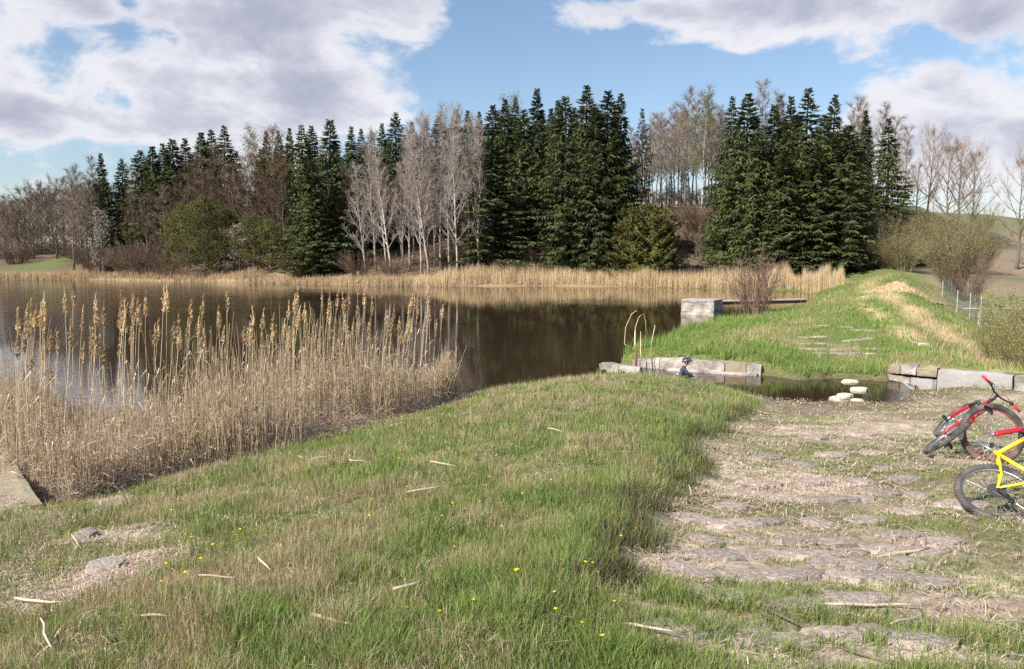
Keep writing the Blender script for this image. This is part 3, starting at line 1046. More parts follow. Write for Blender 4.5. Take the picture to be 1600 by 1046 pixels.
cluster([('brown%d' % (i % 3), u, v, D, r) for i, (u, v, D, r) in enumerate([(232, 310, 94, 3.0), (262, 300, 93, 3.2), (300, 262, 93, 3.2), (326, 252, 92, 3.2), (347, 240, 93, 3.4), (368, 262, 91, 3.2), (388, 248, 90, 3.0), (410, 240, 92, 3.0), (446, 262, 88, 2.8), (545, 270, 86, 2.6)])],
        'brown twiggy leafless tree, {} in front of the left spruces', 'brown trees before the left spruces')
cluster([('olive%d' % (i % 2), u, v, D, r) for i, (u, v, D, r) in enumerate([(292, 330, 88, 3.2), (322, 318, 87, 3.4), (352, 326, 87.5, 3.2), (398, 344, 86, 3.2), (425, 352, 85, 3.0)])],
        'low olive-green budding tree, {} along the left shore', 'budding trees along the left shore')
cluster([('white0', 163, 338, 93, 1.8), ('white0', 377, 358, 86, 1.9)], 'small tree in white blossom, {} of the two by the shore', 'blossoming trees')
cluster([('brush%d' % (i % 2), u, v, D, r) for i, (u, v, D, r) in enumerate([(30, 372, 104, 3.6), (150, 380, 95, 2.8), (200, 374, 92, 3.0), (232, 370, 90.5, 3.2), (262, 378, 89, 2.8), (470, 385, 83, 2.4), (560, 388, 80, 2.4), (612, 392, 79, 2.2), (700, 380, 81, 2.4)])],
        'dense brown leafless shrub, {} along the far shore', 'brown shrubs along the far shore', 'shrub')
cluster([('slim%d' % (i % 3), u, v, D, r) for i, (u, v, D, r) in enumerate([(985, 205, 100, 2.2), (1011, 188, 103, 2.2), (1022, 180, 106, 2.2), (1032, 184, 102, 2.0), (1045, 174, 107, 2.2), (1056, 165, 104, 2.0), (1066, 146, 101, 2.4), (1079, 160, 105, 2.2), (1103, 152, 103, 2.2), (1113, 172, 107, 2.0), (1122, 182, 101, 2.2), (1132, 176, 105, 2.2)])],
        'slender leafless tree, {} of the row against the sky on the crest', 'bare trunks on the crest')
cluster([('slim%d' % (i % 3), u, v, D, r) for i, (u, v, D, r) in enumerate([(1180, 138, 92, 2.6), (1206, 150, 94, 2.6), (1322, 165, 92, 2.8), (1340, 158, 95, 2.8), (1362, 168, 93, 3.0), (1388, 186, 92, 3.0), (1404, 205, 90, 2.6)])],
        'leafless tree, {} of those rising behind the dam spruces', 'bare trees behind the dam spruces')
cluster([('brush%d' % (i % 2), u, v, D, r) for i, (u, v, D, r) in enumerate([(1062, 318, 93, 3.4), (1085, 300, 90, 2.8), (1108, 330, 86, 2.8), (1075, 352, 84, 2.8), (835, 372, 79, 2.0)])],
        'twiggy brown shrub, {} on the bare slope below the crest', 'shrubs on the bare slope', 'shrub')
cluster([('yew%d' % (i % 2), u, v, D, r) for i, (u, v, D, r) in enumerate([(985, 345, 75.5, 2.6), (1012, 324, 75, 3.4), (1040, 352, 76, 2.4)])], 'yellowish green dense young conifer, {} of three behind the reeds', 'young yellow-green conifers')
place('slim1', 1092, 352, 78, 1.2, 'dark leaning bare stem on the reddish slope beside the conifers', sink=.1)
cluster([('oak%d' % (i % 2), u, v, D, r) for i, (u, v, D, r) in enumerate([(1424, 262, 96, 2.6), (1441, 210, 97, 3.2), (1472, 238, 92, 3.4), (1490, 232, 96, 3.4), (1512, 246, 92, 2.8)])],
        'rounded leafless tree, {} against the clouds on the right crest', 'bare trees on the right crest')
place('oak0', 1586, 258, 82, 3.6, 'spreading leafless tree alone on the field at the right edge')
place('spring0', 1532, 312, 100, 2.0, 'small pale green shrub on the crest right of the bare trees', 'shrub')
cluster([('willow%d' % (i % 2), u, v, D, r) for i, (u, v, D, r) in enumerate([(1376, 330, 71, 2.4), (1398, 334, 74, 2.4), (1424, 324, 78, 2.6), (1446, 330, 76, 2.4), (1470, 322, 72, 2.4), (1500, 338, 74, 2.2), (1388, 356, 68, 2.2), (1412, 362, 66, 2.0), (1528, 346, 76, 1.8)])],
        'dense khaki willow thicket, {} on the slope past the straw heap', 'willow thickets past the straw heap', 'shrub')
place('willow1', 1488, 338, 46, 1.9, 'big rounded twiggy shrub on the dam slope right of the straw heap', 'shrub')
place('brush0', 1512, 385, 44, 1.7, 'low dark twiggy shrub at the foot of the big rounded one', 'shrub')
place('upright0', 1176, 388, 35, 1.15, 'upright purplish leafless shrub on the bank beside the concrete block', 'shrub', sink=.05)
cluster([('spring%d' % (i % 2), u, v, D, r) for i, (u, v, D, r) in enumerate([(1560, 492, 21, .7), (1574, 462, 22, .9), (1590, 446, 20.5, 1.0), (1612, 432, 21.5, 1.2), (1597, 505, 18.4, .8), (1640, 470, 19, 1.3)])],
        'light green willow shrub, {} at the right edge below the dam', 'light green willows at the right edge', 'shrub')

# deeper rows that close the wood behind the front trees
cluster([(sp(i + 1), u, v, D, 2.6) for i, (u, v, D) in enumerate([(236, 258, 110), (272, 246, 111), (306, 240, 110), (334, 230, 112), (372, 236, 110), (412, 232, 111), (448, 226, 110), (486, 222, 109), (530, 220, 110), (574, 222, 109), (606, 216, 110), (636, 210, 109), (664, 206, 110), (702, 200, 108)])],
        'shaded spruce, {}, deep row above the left shore', 'deep row of spruces on the left')
cluster([(sp(i), u, v, D, 2.6) for i, (u, v, D) in enumerate([(724, 200, 107), (752, 196, 106), (778, 188, 104), (812, 184, 104), (846, 176, 102), (874, 172, 100), (898, 168, 98), (926, 170, 97), (956, 172, 96)])],
        'shaded spruce, {}, row behind the central spruces', 'deep row of spruces in the centre')
cluster([(sp(i + 2), u, v, D, 2.6) for i, (u, v, D) in enumerate([(1146, 200, 88), (1185, 196, 86), (1214, 190, 88), (1240, 180, 86), (1275, 178, 88), (1305, 200, 86), (1330, 215, 82)])],
        'shaded spruce, {}, row behind the dam spruces', 'deep row of spruces by the dam')
cluster([('dome%d' % (i % 3), u, v, D, 3.6) for i, (u, v, D) in enumerate([(14, 332, 108), (36, 326, 110), (56, 318, 109), (92, 316, 104), (122, 312, 103), (140, 305, 102), (168, 300, 101), (186, 296, 100), (214, 310, 98), (246, 318, 97), (284, 292, 96), (314, 285, 95), (362, 282, 94), (432, 285, 90)])],
        'dim brown leafless tree, {} in the undergrowth of the left wood', 'undergrowth trees of the left wood')
cluster([('brown%d' % (i % 3), u, v, D, 3.0) for i, (u, v, D) in enumerate([(588, 262, 88), (630, 262, 87), (668, 262, 86), (704, 258, 86), (744, 268, 85)])],
        'dim brown leafless tree, {} behind the white birch stems', 'brown trees behind the birches')

cluster([('dome%d' % (i % 3), u, v, D, 4.0) for i, (u, v, D) in enumerate([(-8, 316, 122), (16, 322, 126), (34, 318, 127), (54, 312, 125), (70, 310, 124), (88, 306, 123), (106, 300, 121), (132, 296, 116), (150, 290, 118)])],
        'hazy brown leafless tree, {}, skyline left of the spruce pair', 'skyline trees at the far left')
cluster([('brush%d' % (i % 2), u, v, D, 4.0) for i, (u, v, D) in enumerate([(4, 380, 112), (48, 376, 116), (80, 372, 118), (112, 376, 108), (136, 382, 102), (176, 382, 97)])],
        'brown leafless shrub, {}, under the far left trees', 'shrubs under the far left trees', 'shrub')
cluster([('birch%d' % (i % 3), u, v, D, 2.2) for i, (u, v, D) in enumerate([(604, 210, 84), (628, 222, 83), (648, 205, 84), (664, 186, 83), (681, 196, 82), (698, 180, 83), (712, 168, 84), (726, 182, 82), (741, 205, 83), (756, 245, 82)])],
        'thin pale birch, {}, in the back of the white grove', 'back birches of the white grove')

cluster([('slim%d' % (i % 3), u, v, D, 2.2) for i, (u, v, D) in enumerate([(992, 215, 112), (1004, 205, 114), (1017, 198, 112), (1028, 196, 115), (1039, 190, 113), (1051, 184, 115), (1061, 178, 112), (1073, 176, 114), (1085, 172, 112), (1097, 176, 114), (1108, 186, 112), (1119, 190, 114)])],
        'thin leafless tree, {}, back row in the gap on the crest', 'back row of bare trees in the gap')
cluster([('brush%d' % (i % 2), u, v, D, 2.4) for i, (u, v, D) in enumerate([(990, 285, 108), (1015, 292, 109), (1040, 296, 108), (1068, 290, 109), (1094, 288, 108), (1120, 284, 107)])],
        'brown leafless shrub, {}, on the crest under the bare trees', 'shrubs on the crest', 'shrub')


# ------------------------------------------------------------------ masonry and things by the water
def rough_block(lo, hi, seed, amp=.02, cuts=3, M4=None):
    """a worn block: subdivided box with displaced corners"""
    bm = bmesh.new()
    bmesh.ops.create_cube(bm, size=1.0)
    bmesh.ops.subdivide_edges(bm, edges=bm.edges[:], cuts=cuts, use_grid_fill=True)
    rg = random.Random(seed)
    lo, hi = Vector(lo), Vector(hi)
    sz = hi - lo
    for v in bm.verts:
        e = sum(1 for k in range(3) if abs(abs(v.co[k]) - .5) < 1e-4)
        p = Vector((lo[k] + (v.co[k] + .5) * sz[k] for k in range(3)))
        if e >= 2:
            c = (lo + hi) / 2
            p += (c - p).normalized() * amp * rg.uniform(.3, 2.0 if e == 3 else 1.4)
        v.co = p + rv(rg, amp * .45)
    if M4 is not None: bm.transform(M4)
    bm.normal_update()
    return bm


def bm_obj(name, bm, m, parent=None, smooth=False):
    me = bpy.data.meshes.new(name)
    bm.to_mesh(me)
    bm.free()
    if smooth: me.polygons.foreach_set('use_smooth', np.ones(len(me.polygons), dtype=bool))
    me.materials.append(m)
    return link(name, me, parent)


def stone_mesh(seed, flat=.35, n=2):
    rg = random.Random(seed)
    bm = bmesh.new()
    bmesh.ops.create_icosphere(bm, subdivisions=n, radius=1)
    ax = [rv(rg, 1).normalized() for _ in range(9)]
    lim = [rg.uniform(.55, .85) for _ in ax]
    for v in bm.verts:
        p = v.co.copy()
        for a, l in zip(ax, lim):
            d = p.dot(a)
            if d > l: p -= a * (d - l) * .85
        if p.z > flat: p.z = flat + (p.z - flat) * .15
        v.co = p + rv(rg, .03)
    me = bpy.data.meshes.new('stone')
    bm.to_mesh(me)
    bm.free()
    me.polygons.foreach_set('use_smooth', np.zeros(len(me.polygons), dtype=bool))
    return me


STONES = [stone_mesh(200 + i) for i in range(7)]
for m_ in STONES[:7]: m_.materials.append(M_stone)
PALE = [stone_mesh(220 + i, .45, 3) for i in range(5)]
for m_ in PALE: m_.materials.append(M_pale_stone)


def slope_euler(x, y, rz):
    e = .3
    nx = (h1(x + e, y) - h1(x - e, y)) / (2 * e)
    ny = (h1(x, y + e) - h1(x, y - e)) / (2 * e)
    n = Vector((-nx, -ny, 1)).normalized()
    q = Vector((0, 0, 1)).rotation_difference(n)
    return (q.to_matrix() @ Matrix.Rotation(rz, 3, 'Z')).to_euler()


# the paved ford: setting with each stone a part
rg = random.Random(77)
pav = empty('stone_path', (2.5, 8, h1(2.5, 8)))
tag(pav, kind='structure')
STL = [(1065, 990, .62, .30), (1172, 1000, .42, .30), (1232, 1006, .34, .30), (1120, 985, .3, .25), (1085, 930, .40, .24), (1150, 937, .5, .26), (1205, 946, .44, .26), (1248, 948, .36, .22),
       (1090, 902, .40, .22), (1060, 892, .3, .2), (1155, 905, .5, .24), (1215, 902, .40, .22), (1165, 872, .46, .24), (1222, 872, .5, .24), (1098, 846, .3, .2), (1095, 815, .55, .26), (1150, 820, .46, .22), (1195, 818, .44, .22), (1222, 780, .5, .28), (1290, 782, .62, .28), (1160, 775, .5, .26),
       (1378, 771, .5, .28), (1100, 868, .35, .22), (1320, 885, .5, .25), (1420, 882, .6, .25), (1500, 790, .5, .3), (1340, 940, .5, .2), (1420, 800, .5, .25), (1250, 728, .4, .3), (1380, 735, .3, .3),
       (1380, 862, .4, .22), (1470, 850, .5, .25), (1290, 850, .45, .24), (1350, 815, .4, .24), (1280, 818, .4, .24), (1130, 872, .36, .22), (1260, 900, .3, .2),
       (1300, 1000, .4, .24), (1360, 992, .36, .22), (1430, 1004, .42, .24), (1295, 948, .3, .2), (1320, 905, .4, .22), (1390, 908, .42, .24), (1460, 915, .4, .22), (1280, 872, .4, .22), (1330, 868, .36, .2), (1445, 866, .4, .22), (1240, 848, .4, .22), (1180, 846, .4, .22), (1410, 838, .4, .22),
       (1140, 792, .4, .22), (1340, 782, .4, .24), (1430, 776, .4, .24), (1190, 757, .4, .26), (1270, 755, .45, .26), (1340, 754, .4, .26), (1410, 750, .4, .26), (1200, 716, .4, .28), (1300, 712, .45, .28), (1370, 708, .4, .28), (1270, 684, .45, .3), (1350, 680, .45, .3), (1230, 668, .4, .3)]
for i, (u, v, w, d) in enumerate(STL):
    z = .7
    for _ in range(4):
        p = at(u, v, z)
        z = h1(p.x, p.y)
    o = bpy.data.objects.new('stone', STONES[i % 7])
    C.objects.link(o)
    o.parent = pav
    o.location = Vector((p.x, p.y, z - .034)) - pav.location
    o.rotation_euler = slope_euler(p.x, p.y, rg.uniform(-.12, .12) + (math.pi if i % 2 else 0))
    o.scale = (w * rg.uniform(.42, .58), d * rg.uniform(.48, .62), .16)
# the ramp beyond the stream, worn stone courses showing
pv2 = empty('stone_ramp', (9.5, 23, h1(9.5, 23)))
tag(pv2, kind='structure')
for v in (553, 546, 538, 530, 522):
    for k in range(5):
        u = 1262 + k * 24 + rg.uniform(-8, 8)
        if rg.random() < .15: continue
        z = .2
        for _ in range(5):
            p = at(u, v, z)
            z = h1(p.x, p.y)
        o = bpy.data.objects.new('stone', STONES[rg.randrange(7)])
        C.objects.link(o)
        o.parent = pv2
        o.location = Vector((p.x, p.y, z - .03)) - pv2.location
        o.rotation_euler = slope_euler(p.x, p.y, rg.uniform(-.1, .1))
        o.scale = (rg.uniform(.2, .36), rg.uniform(.10, .17), .14)

# stepping stones
for i, (u, v, w, d, hh, lab) in enumerate([(1324, 581, .33, .20, .20, 'long pale stepping stone at the grassy far edge of the stream'), (1329, 591, .25, .16, .14, 'small flat pale stone just in front of the far stepping stone'),
                                           (1343, 604, .20, .17, .16, 'square pale stepping stone in mid stream'), (1306, 619, .17, .15, .18, 'rounded pale stone at the left end of the near pair in the stream'),
                                           (1321, 615, .21, .15, .20, 'broad pale stepping stone near the path side of the stream'), (1339, 620, .13, .10, .12, 'small low pale stone beside the near stepping stones')]):
    p = at(u, v + 4, -.04)
    o = link('stepping_stone', PALE[i % 5])
    o.location = (p.x, p.y, -.10)
    o.rotation_euler = (0, 0, [.1, .3, .25, -.3, .5, 0][i])
    o.scale = (w, d, hh * 1.1)
    tag(o, lab, 'stone', 'stepping stones across the stream')


def wall_segments(root, p0, p1, segs, top, bot, thick, seed, ragged=.05):
    """segs: (t0, t1, z0, z1, material): blocks standing along p0-p1"""
    d = (Vector(p1) - Vector(p0))
    L_ = d.length
    ang = math.atan2(d.y, d.x)
    for i, (a, b, z0, z1, m, name) in enumerate(segs):
        rg2 = random.Random(seed + i)
        bm = rough_block((a * L_ + .003, rg2.uniform(-.015, .015), z0), (b * L_ - .003, thick, z1), seed + i, .012, 5 if (b - a) * L_ > .7 else 3)
        for v in bm.verts:
            if v.co.z > z1 - .05: v.co.z -= ragged * vnoise(v.co.x, v.co.y, .22, seed + i) * 1.6
        o = bm_obj(name, bm, m, root)
        o.rotation_euler = (0, 0, ang)


w0 = Vector((3.05, 20.25, 0))
w1 = Vector((5.9, 18.85, 0))
wl = empty('retaining_wall', w0)
wall_segments(wl, w0, w1, [(0, .12, -.6, .16, M_concrete, 'wall_block'), (.12, .43, -.6, .23, M_concrete, 'wall_block'), (.43, .73, -.6, .23, M_concrete, 'wall_block'), (.73, .89, -.6, .24, M_conc_lichen, 'wall_block'), (.89, 1.0, -.6, .21, M_concrete, 'wall_block')], 0, 0, .45, 300)
b = MB()
dd = (w1 - w0)
ang = math.atan2(dd.y, dd.x)
bm = rough_block((.9, -.20, -.5), (dd.length * .98, -.025, -.02), 350, .015, 5)
bm_obj('footing', bm, M_concrete, wl).rotation_euler = (0, 0, ang)
tag(wl, 'low cracked concrete wall along the far side of the outlet behind the child', 'wall')
w2, w3 = Vector((8.75, 18.55, 0)), Vector((12.6, 15.7, 0))
wr = empty('retaining_wall', w2)
segs = [(0, .10, -1.2, .02, M_concrete, 'wall_block'), (.10, .2, -1.2, 0.0, M_conc_pale, 'wall_block'), (0, .055, .03, .24, M_conc_lichen, 'wall_block'), (.055, .125, .03, .26, M_concrete, 'wall_block'), (.125, .215, .02, .25, M_conc_lichen, 'wall_block'),
        (.2, .215, -1.2, 0.0, M_concrete, 'wall_block'), (.217, .52, -1.2, .22, M_conc_pale, 'wall_block'), (.522, .70, -1.2, .19, M_concrete, 'wall_block'), (.702, 1.0, -1.2, .17, M_concrete, 'wall_block')]
wall_segments(wr, w2, w3, segs, 0, 0, .5, 320)
tag(wr, 'broken masonry and pale concrete wall beyond the bicycles', 'wall')
# sill stones at the pond mouth and the little weir
bm = rough_block((-.55, -.2, -.5), (.5, .2, .12), 360, .04, 3)
o = bm_obj('sill_stone', bm, M_concrete)
p = at(972, 574, .05)
o.location = (p.x, p.y, 0)
o.rotation_euler = (0, .05, -.45)
tag(o, 'flat broken concrete stone at the mouth of the outlet beside the rusty post', 'stone')
wd = empty('weir_sill', (8.5, 17.35, 0))
bm_obj('sill', rough_block((-.14, -.95, -1.2), (.10, .75, -.085), 365, .012, 4), M_concrete, wd)
mb = MB()
rgw = random.Random(9)
for k in range(16):
    y = -.45 + k * .05
    mb.tube([(.11, y, -.06 + rgw.uniform(-.005, .01)), (.2, y, -.10), (.27, y, -.35), (.33 + rgw.uniform(0, .1), y + rgw.uniform(-.04, .04), -.95)], [rgw.uniform(.004, .012), rgw.uniform(.006, .016), .016, .03], 5)
M_foam = mat('white_water', (.40, .43, .45), rough=.35, var=.2, scale=25)
tag(mb.build('falling_water', M_foam, wd, True), kind='stuff')
wd.rotation_euler = (0, 0, -.25)
tag(wd, 'narrow concrete weir where the stream spills white to the right', 'weir')

# concrete outlet block standing in the pond
cb = empty('outlet_block', (7.92, 37.6, 0), -math.radians(30))
bm_obj('plinth', rough_block((-.01, -.01, -.9), (1.56, 1.51, .14), 401, .008, 5), M_concrete, cb)
bm_obj('body', rough_block((.0, .0, .142), (1.55, 1.50, .60), 402, .008, 7), M_concrete, cb)
bm_obj('cap_slab', rough_block((-.005, -.005, .60), (1.555, 1.505, .72), 403, .03, 7), M_conc_pale, cb)
tag(cb, 'weathered concrete outlet block standing in the pond', 'concrete block')
br = empty('footbridge', (9.6, 38.2, 0))
e0, e1 = Vector((9.2, 38.35, .56)), Vector((14.6, 40.2, .56))
dv = (e1 - e0)
bl = dv.length
an = math.atan2(dv.y, dv.x)
for k in range(2):
    mb = MB()
    y = -.26 + k * .44
    mb.box((0, y, -.15), (bl, y + .08, -.138)); mb.box((0, y + .03, -.138), (bl, y + .05, -.015)); mb.box((0, y, -.015), (bl, y + .10, 0))
    g = mb.build('girder', M_rust, br)
    g.location = e0 - br.location
    g.rotation_euler = (0, 0, an)
for k in range(3):
    mb = MB()
    mb.box((0, -.29 + k * .195, .004), (bl, -.105 + k * .195, .045))
    g = mb.build('plank', M_rustplank, br)
    g.location = e0 - br.location
    g.rotation_euler = (0, 0, an)
tag(br, 'rusty steel footbridge running from the concrete block to the bank', 'footbridge')

# rusty post with drooping dry stems
p = at(993, 574, .02)
rp = empty('rusty_post', (p.x, p.y, -.1))
mb = MB()
mb.tube([(0, 0, -.3), (.01, 0, .55)], [.035, .032], 8)
mb.build('stake', M_rust, rp, True)
mb = MB()
mb.tube([(-.01, 0, .5), (-.03, .02, .8), (-.02, .02, 1.05)], [.016, .013, .009], 5)
mb.tube([(.11, .05, -.1), (.13, .05, .5), (.12, .05, 1.0)], [.014, .012, .006], 5)
mb.build('dry_cane', M_stalk, rp, True)
for pts in ([(0, 0, .45), (-.02, 0, 1.1), (.06, 0, 1.35), (.17, .02, 1.45), (.24, .03, 1.25), (.25, .03, .8)], [(-.02, 0, .5), (-.28, 0, .7), (-.26, 0, 1.1), (-.12, 0, 1.42), (.0, 0, 1.52), (.06, 0, 1.46)], [(.35, .1, .3), (.42, .1, .8), (.48, .1, 1.15)]):
    mb = MB()
    mb.tube(pts, [.009, .008, .007, .006, .005, .0045][:len(pts)], 4)
    mb.build('bent_stem', M_stalk, rp, True)
tag(rp, 'rusty iron stake with bent dry stems at the mouth of the outlet', 'post')

# slab edge at the lower left
sl = empty('concrete_slab', (-4.52, 7.55, 0))
bm_obj('slab_edge', rough_block((-.55, .05, -1.0), (0, 2.6, .36), 411, .010, 7), M_conc_lichen, sl)
bm_obj('slab_top', rough_block((-3.4, .02, -.8), (-.56, 2.6, .34), 412, .02, 5), M_concrete, sl)
sl.rotation_euler = (0, 0, math.radians(38))
tag(sl, 'pale concrete slab edge at the water beside the reeds in the lower left corner', 'concrete slab')
for u, v, s, lab in ((135, 842, (.10, .12, .13), 'grey stone in the patch of straw nearest the concrete slab'), (166, 893, (.13, .15, .12), 'pinkish stone half buried by the bare soil at lower left'), (222, 748, (.38, .16, .10), 'long low stone at the foot of the reed bed'), (160, 800, (.14, .10, .08), 'small flat stone on the bank below the reeds')):
    z = .6
    for _ in range(4):
        p = at(u, v, z); z = h1(p.x, p.y)
    o = link('rock', STONES[int(u) % 7] if u != 135 else STONES[3])
    o.location = (p.x, p.y, z + .015)
    o.scale = s
    o.rotation_euler = (0, 0, .5)
    tag(o, lab, 'rock')

# small paving remains on the bank right of the ramp
for u, v, s, lab in ((1443, 541, (.16, .10, .10), 'pale stone lump in dry grass on the far bank'), (1440, 525, (.30, .12, .06), 'flat grey stone on the far bank above the masonry wall')):
    z = .3
    for _ in range(4):
        p = at(u, v, z); z = h1(p.x, p.y)
    o = link('rock', PALE[1] if v > 530 else STONES[2])
    o.location = (p.x, p.y, z + .02)
    o.scale = s
    tag(o, lab, 'rock')

# straw heap on the dam
z = 1.6
for _ in range(6):
    p = at(1408, 447, z); z = h1(p.x, p.y)
rgh = random.Random(31)
hp = empty('straw_heap', (p.x, p.y, z))
n = 26
mb = MB()
vs, fs = [], []
for i in range(n):
    for j in range(n):
        a, b_ = i / (n - 1) * 2 - 1, j / (n - 1) * 2 - 1
        q = max(0, 1 - math.hypot(a + .15 * b_, b_) ** 1.3)
        zz = .88 * (q ** .9) * (1 - .45 * max(0, a)) + rgh.uniform(-.05, .05) - .06
        vs.append((a * 1.55, b_ * 1.9, zz - .25 * max(0, a)))
for i in range(n - 1):
    for j in range(n - 1):
        fs.append((i * n + j, (i + 1) * n + j, (i + 1) * n + j + 1, i * n + j + 1))
mb.add(vs, fs)
mb.build('mound', mat('heap_straw', (.38, .25, .15), rough=.95, var=.35, scale=14, col2=(.50, .36, .23), bump=.8, bscale=30), hp)
mb = MB()
for k in range(1500):
    v_ = Vector(rgh.choice(vs))
    if v_.z < 0: continue
    q = v_ + Vector((rgh.uniform(-.25, .25), rgh.uniform(-.25, .25), rgh.uniform(.0, .12)))
    c = rgh.choice(((.50, .37, .24), (.40, .28, .17), (.60, .46, .30)))
    mb.spike(v_, q, .016, c)
tag(mb.build('loose_straw', M_straw, hp, use_col=True), kind='stuff')
tag(hp, 'heap of light brown straw piled on the grassy dam', 'straw heap')

# wire fence below the dam and the pale pipe railing
wf = empty('wire_fence', at(1478, 470, .7))
fp = []
for i, (u, v, D) in enumerate([(1473, 462, 44), (1497, 466, 39), (1517, 470, 36), (1534, 476, 33), (1552, 486, 30)]):
    t_ = atd(u, v - 12, D)
    g = h1(t_.x, t_.y)
    mb = MB()
    mb.tube([(0, 0, g - .2 - wf.location.z), (0, 0, max(t_.z, g + .8) - wf.location.z)], .024, 6)
    o = mb.build('post', M_rustplank, wf)
    o.location = (t_.x - wf.location.x, t_.y - wf.location.y, 0)
    fp.append((t_.x - wf.location.x, t_.y - wf.location.y, g - wf.location.z, max(t_.z, g + 1.1) - wf.location.z))
M_wire = mat('wire', (.22, .27, .25), rough=.5, metal=.6)
mb = MB()
for a, b_ in zip(fp, fp[1:]):
    for k in range(13):
        s = .06 + k * .075
        mb.tube([(a[0], a[1], a[2] + (a[3] - a[2]) * s), (b_[0], b_[1], b_[2] + (b_[3] - b_[2]) * s)], .003, 3, cap=False)
    for k in range(40):
        t_ = k / 40
        x_, y_ = a[0] + (b_[0] - a[0]) * t_, a[1] + (b_[1] - a[1]) * t_
        lo_, hi_ = a[2] + (b_[2] - a[2]) * t_, a[3] + (b_[3] - a[3]) * t_
        mb.tube([(x_, y_, lo_), (x_, y_, lo_ + (hi_ - lo_) * .96)], .003, 3, cap=False)
tag(mb.build('wire_mesh', M_wire, wf), kind='stuff')
tag(wf, 'low wire mesh fence with pale posts below the dam', 'fence')
M_pipe = mat('pale_paint', (.36, .36, .33), rough=.5, var=.12, scale=5)
pr = empty('pipe_railing', (14.6, 26, 0))
mb = MB()
mb.tube([(0.0, 0, 1.05), (4.2, 0, 1.05)], .017, 8)
mb.build('rail', M_pipe, pr, True)
for k, (x_, tilt) in enumerate(((.55, -.08), (1.05, 0), (2.2, 0), (3.4, 0))):
    mb = MB()
    mb.tube([(x_ + tilt * 1.5, 0, -1.6), (x_, 0, 1.05 - .018)], .016, 8)
    mb.build('post', M_pipe, pr, True)
tag(pr, 'thin pale pipe railing among the willow shrubs at the right edge', 'railing')

# ------------------------------------------------------------------ bicycles
M_tyre = mat('tyre_rubber', (.060, .057, .058), rough=.9, var=.5, scale=7, spec=.25, col2=(.11, .098, .088), detail=8)
M_rim = mat('grey_rim', (.35, .34, .35), rough=.4, metal=.7, var=.1)
M_redrim = mat('red_rim_stripe', (.50, .03, .04), rough=.4)
M_alu = mat('aluminium', (.55, .56, .58), rough=.3, metal=.85, var=.1)
M_black = mat('black_plastic', (.025, .025, .028), rough=.5)
M_red = mat('red_paint', (.56, .014, .035), rough=.34, var=.22, scale=18, spec=.5, bump=.05)
M_yellow = mat('yellow_paint', (.80, .66, .02), rough=.34, var=.16, scale=16, spec=.5, bump=.05, col2=(.74, .58, .03))
M_orange = mat('orange_fade', (.72, .13, .02), rough=.3, var=.1, spec=.5)
M_redgrip = mat('red_rubber', (.60, .03, .04), rough=.6)
M_white = mat('white_decal', (.75, .72, .72), rough=.4)
M_steel = mat('steel_chain', (.16, .155, .15), rough=.45, metal=.8, var=.2, scale=40)


def wheel(parent, name, centre, R, axm, rimmat, cassette=False, smat=None):
    """wheel with its axle along local y of axm"""
    w = empty(name, (0, 0, 0))
    w.parent = parent
    KIDS.setdefault(parent.name, []).append(w)
    w.matrix_local = Matrix.Translation(Vector(centre)) @ axm.to_4x4()
    Y = Vector((0, 1, 0))
    mb = MB()
    mb.torus((0, 0, 0), Y, R - .031, .031, 56, 10)
    for i in range(62):
        a = 2 * math.pi * i / 62
        for s, off in ((-1, 0), (1, .5), (0, .25)):
            aa = a + off * 2 * math.pi / 62
            rd = Vector((math.cos(aa), 0, math.sin(aa)))
            tn = Vector((-math.sin(aa), 0, math.cos(aa)))
            o_ = rd * (R - .008 + (.004 if s == 0 else 0)) + Y * (s * .018)
            rr, ty = rd * .008, Y * .007
            tt = tn * .008
            vs = [o_ - rr - ty - tt, o_ - rr + ty - tt, o_ - rr + ty + tt, o_ - rr - ty + tt, o_ + rr - ty - tt, o_ + rr + ty - tt, o_ + rr + ty + tt, o_ + rr - ty + tt]
            mb.add(vs, [(4, 5, 6, 7), (0, 1, 5, 4), (1, 2, 6, 5), (2, 3, 7, 6), (3, 0, 4, 7)])
    mb.build('tyre', M_tyre, w, True)
    mb = MB()
    mb.torus((0, 0, 0), Y, R - .058, .011, 56, 8, fy=1.1)
    mb.build('rim', M_rim, w, True)
    if rimmat:
        mb = MB()
        for s in (-1, 1):
            mb.torus(Y * (.0125 * s), Y, R - .0645, .0035, 56, 5)
        mb.build('rim_stripe', rimmat, w, True)
    mb = MB()
    for i in range(32):
        a = 2 * math.pi * i / 32
        b_ = a + (.5 if i % 4 < 2 else -.5)
        s = 1 if i % 2 else -1
        mb.tube([(math.cos(b_) * .022, s * .03, math.sin(b_) * .022), (math.cos(a) * (R - .066), 0, math.sin(a) * (R - .066))], .0016, 4, cap=False)
    mb.build('spokes', M_alu, w)
    mb = MB()
    mb.tube([(0, -.055, 0), (0, -.034, 0), (0, -.03, 0), (0, .03, 0), (0, .034, 0), (0, .055, 0)], [.008, .012, .024, .024, .012, .008], 12)
    mb.build('hub', M_alu, w, True)
    if cassette:
        mb = MB()
        for k in range(6):
            mb.tube([(0, -.034 - k * .0045, 0), (0, -.0365 - k * .0045, 0)], [.052 - k * .006] * 2, 20)
        mb.build('cassette', M_steel, w)
        if smat:
            mb = MB()
            mb.tube([(0, -.031, 0), (0, -.033, 0)], [.078, .078], 28)
            mb.build('spoke_guard', smat, w)
    return w


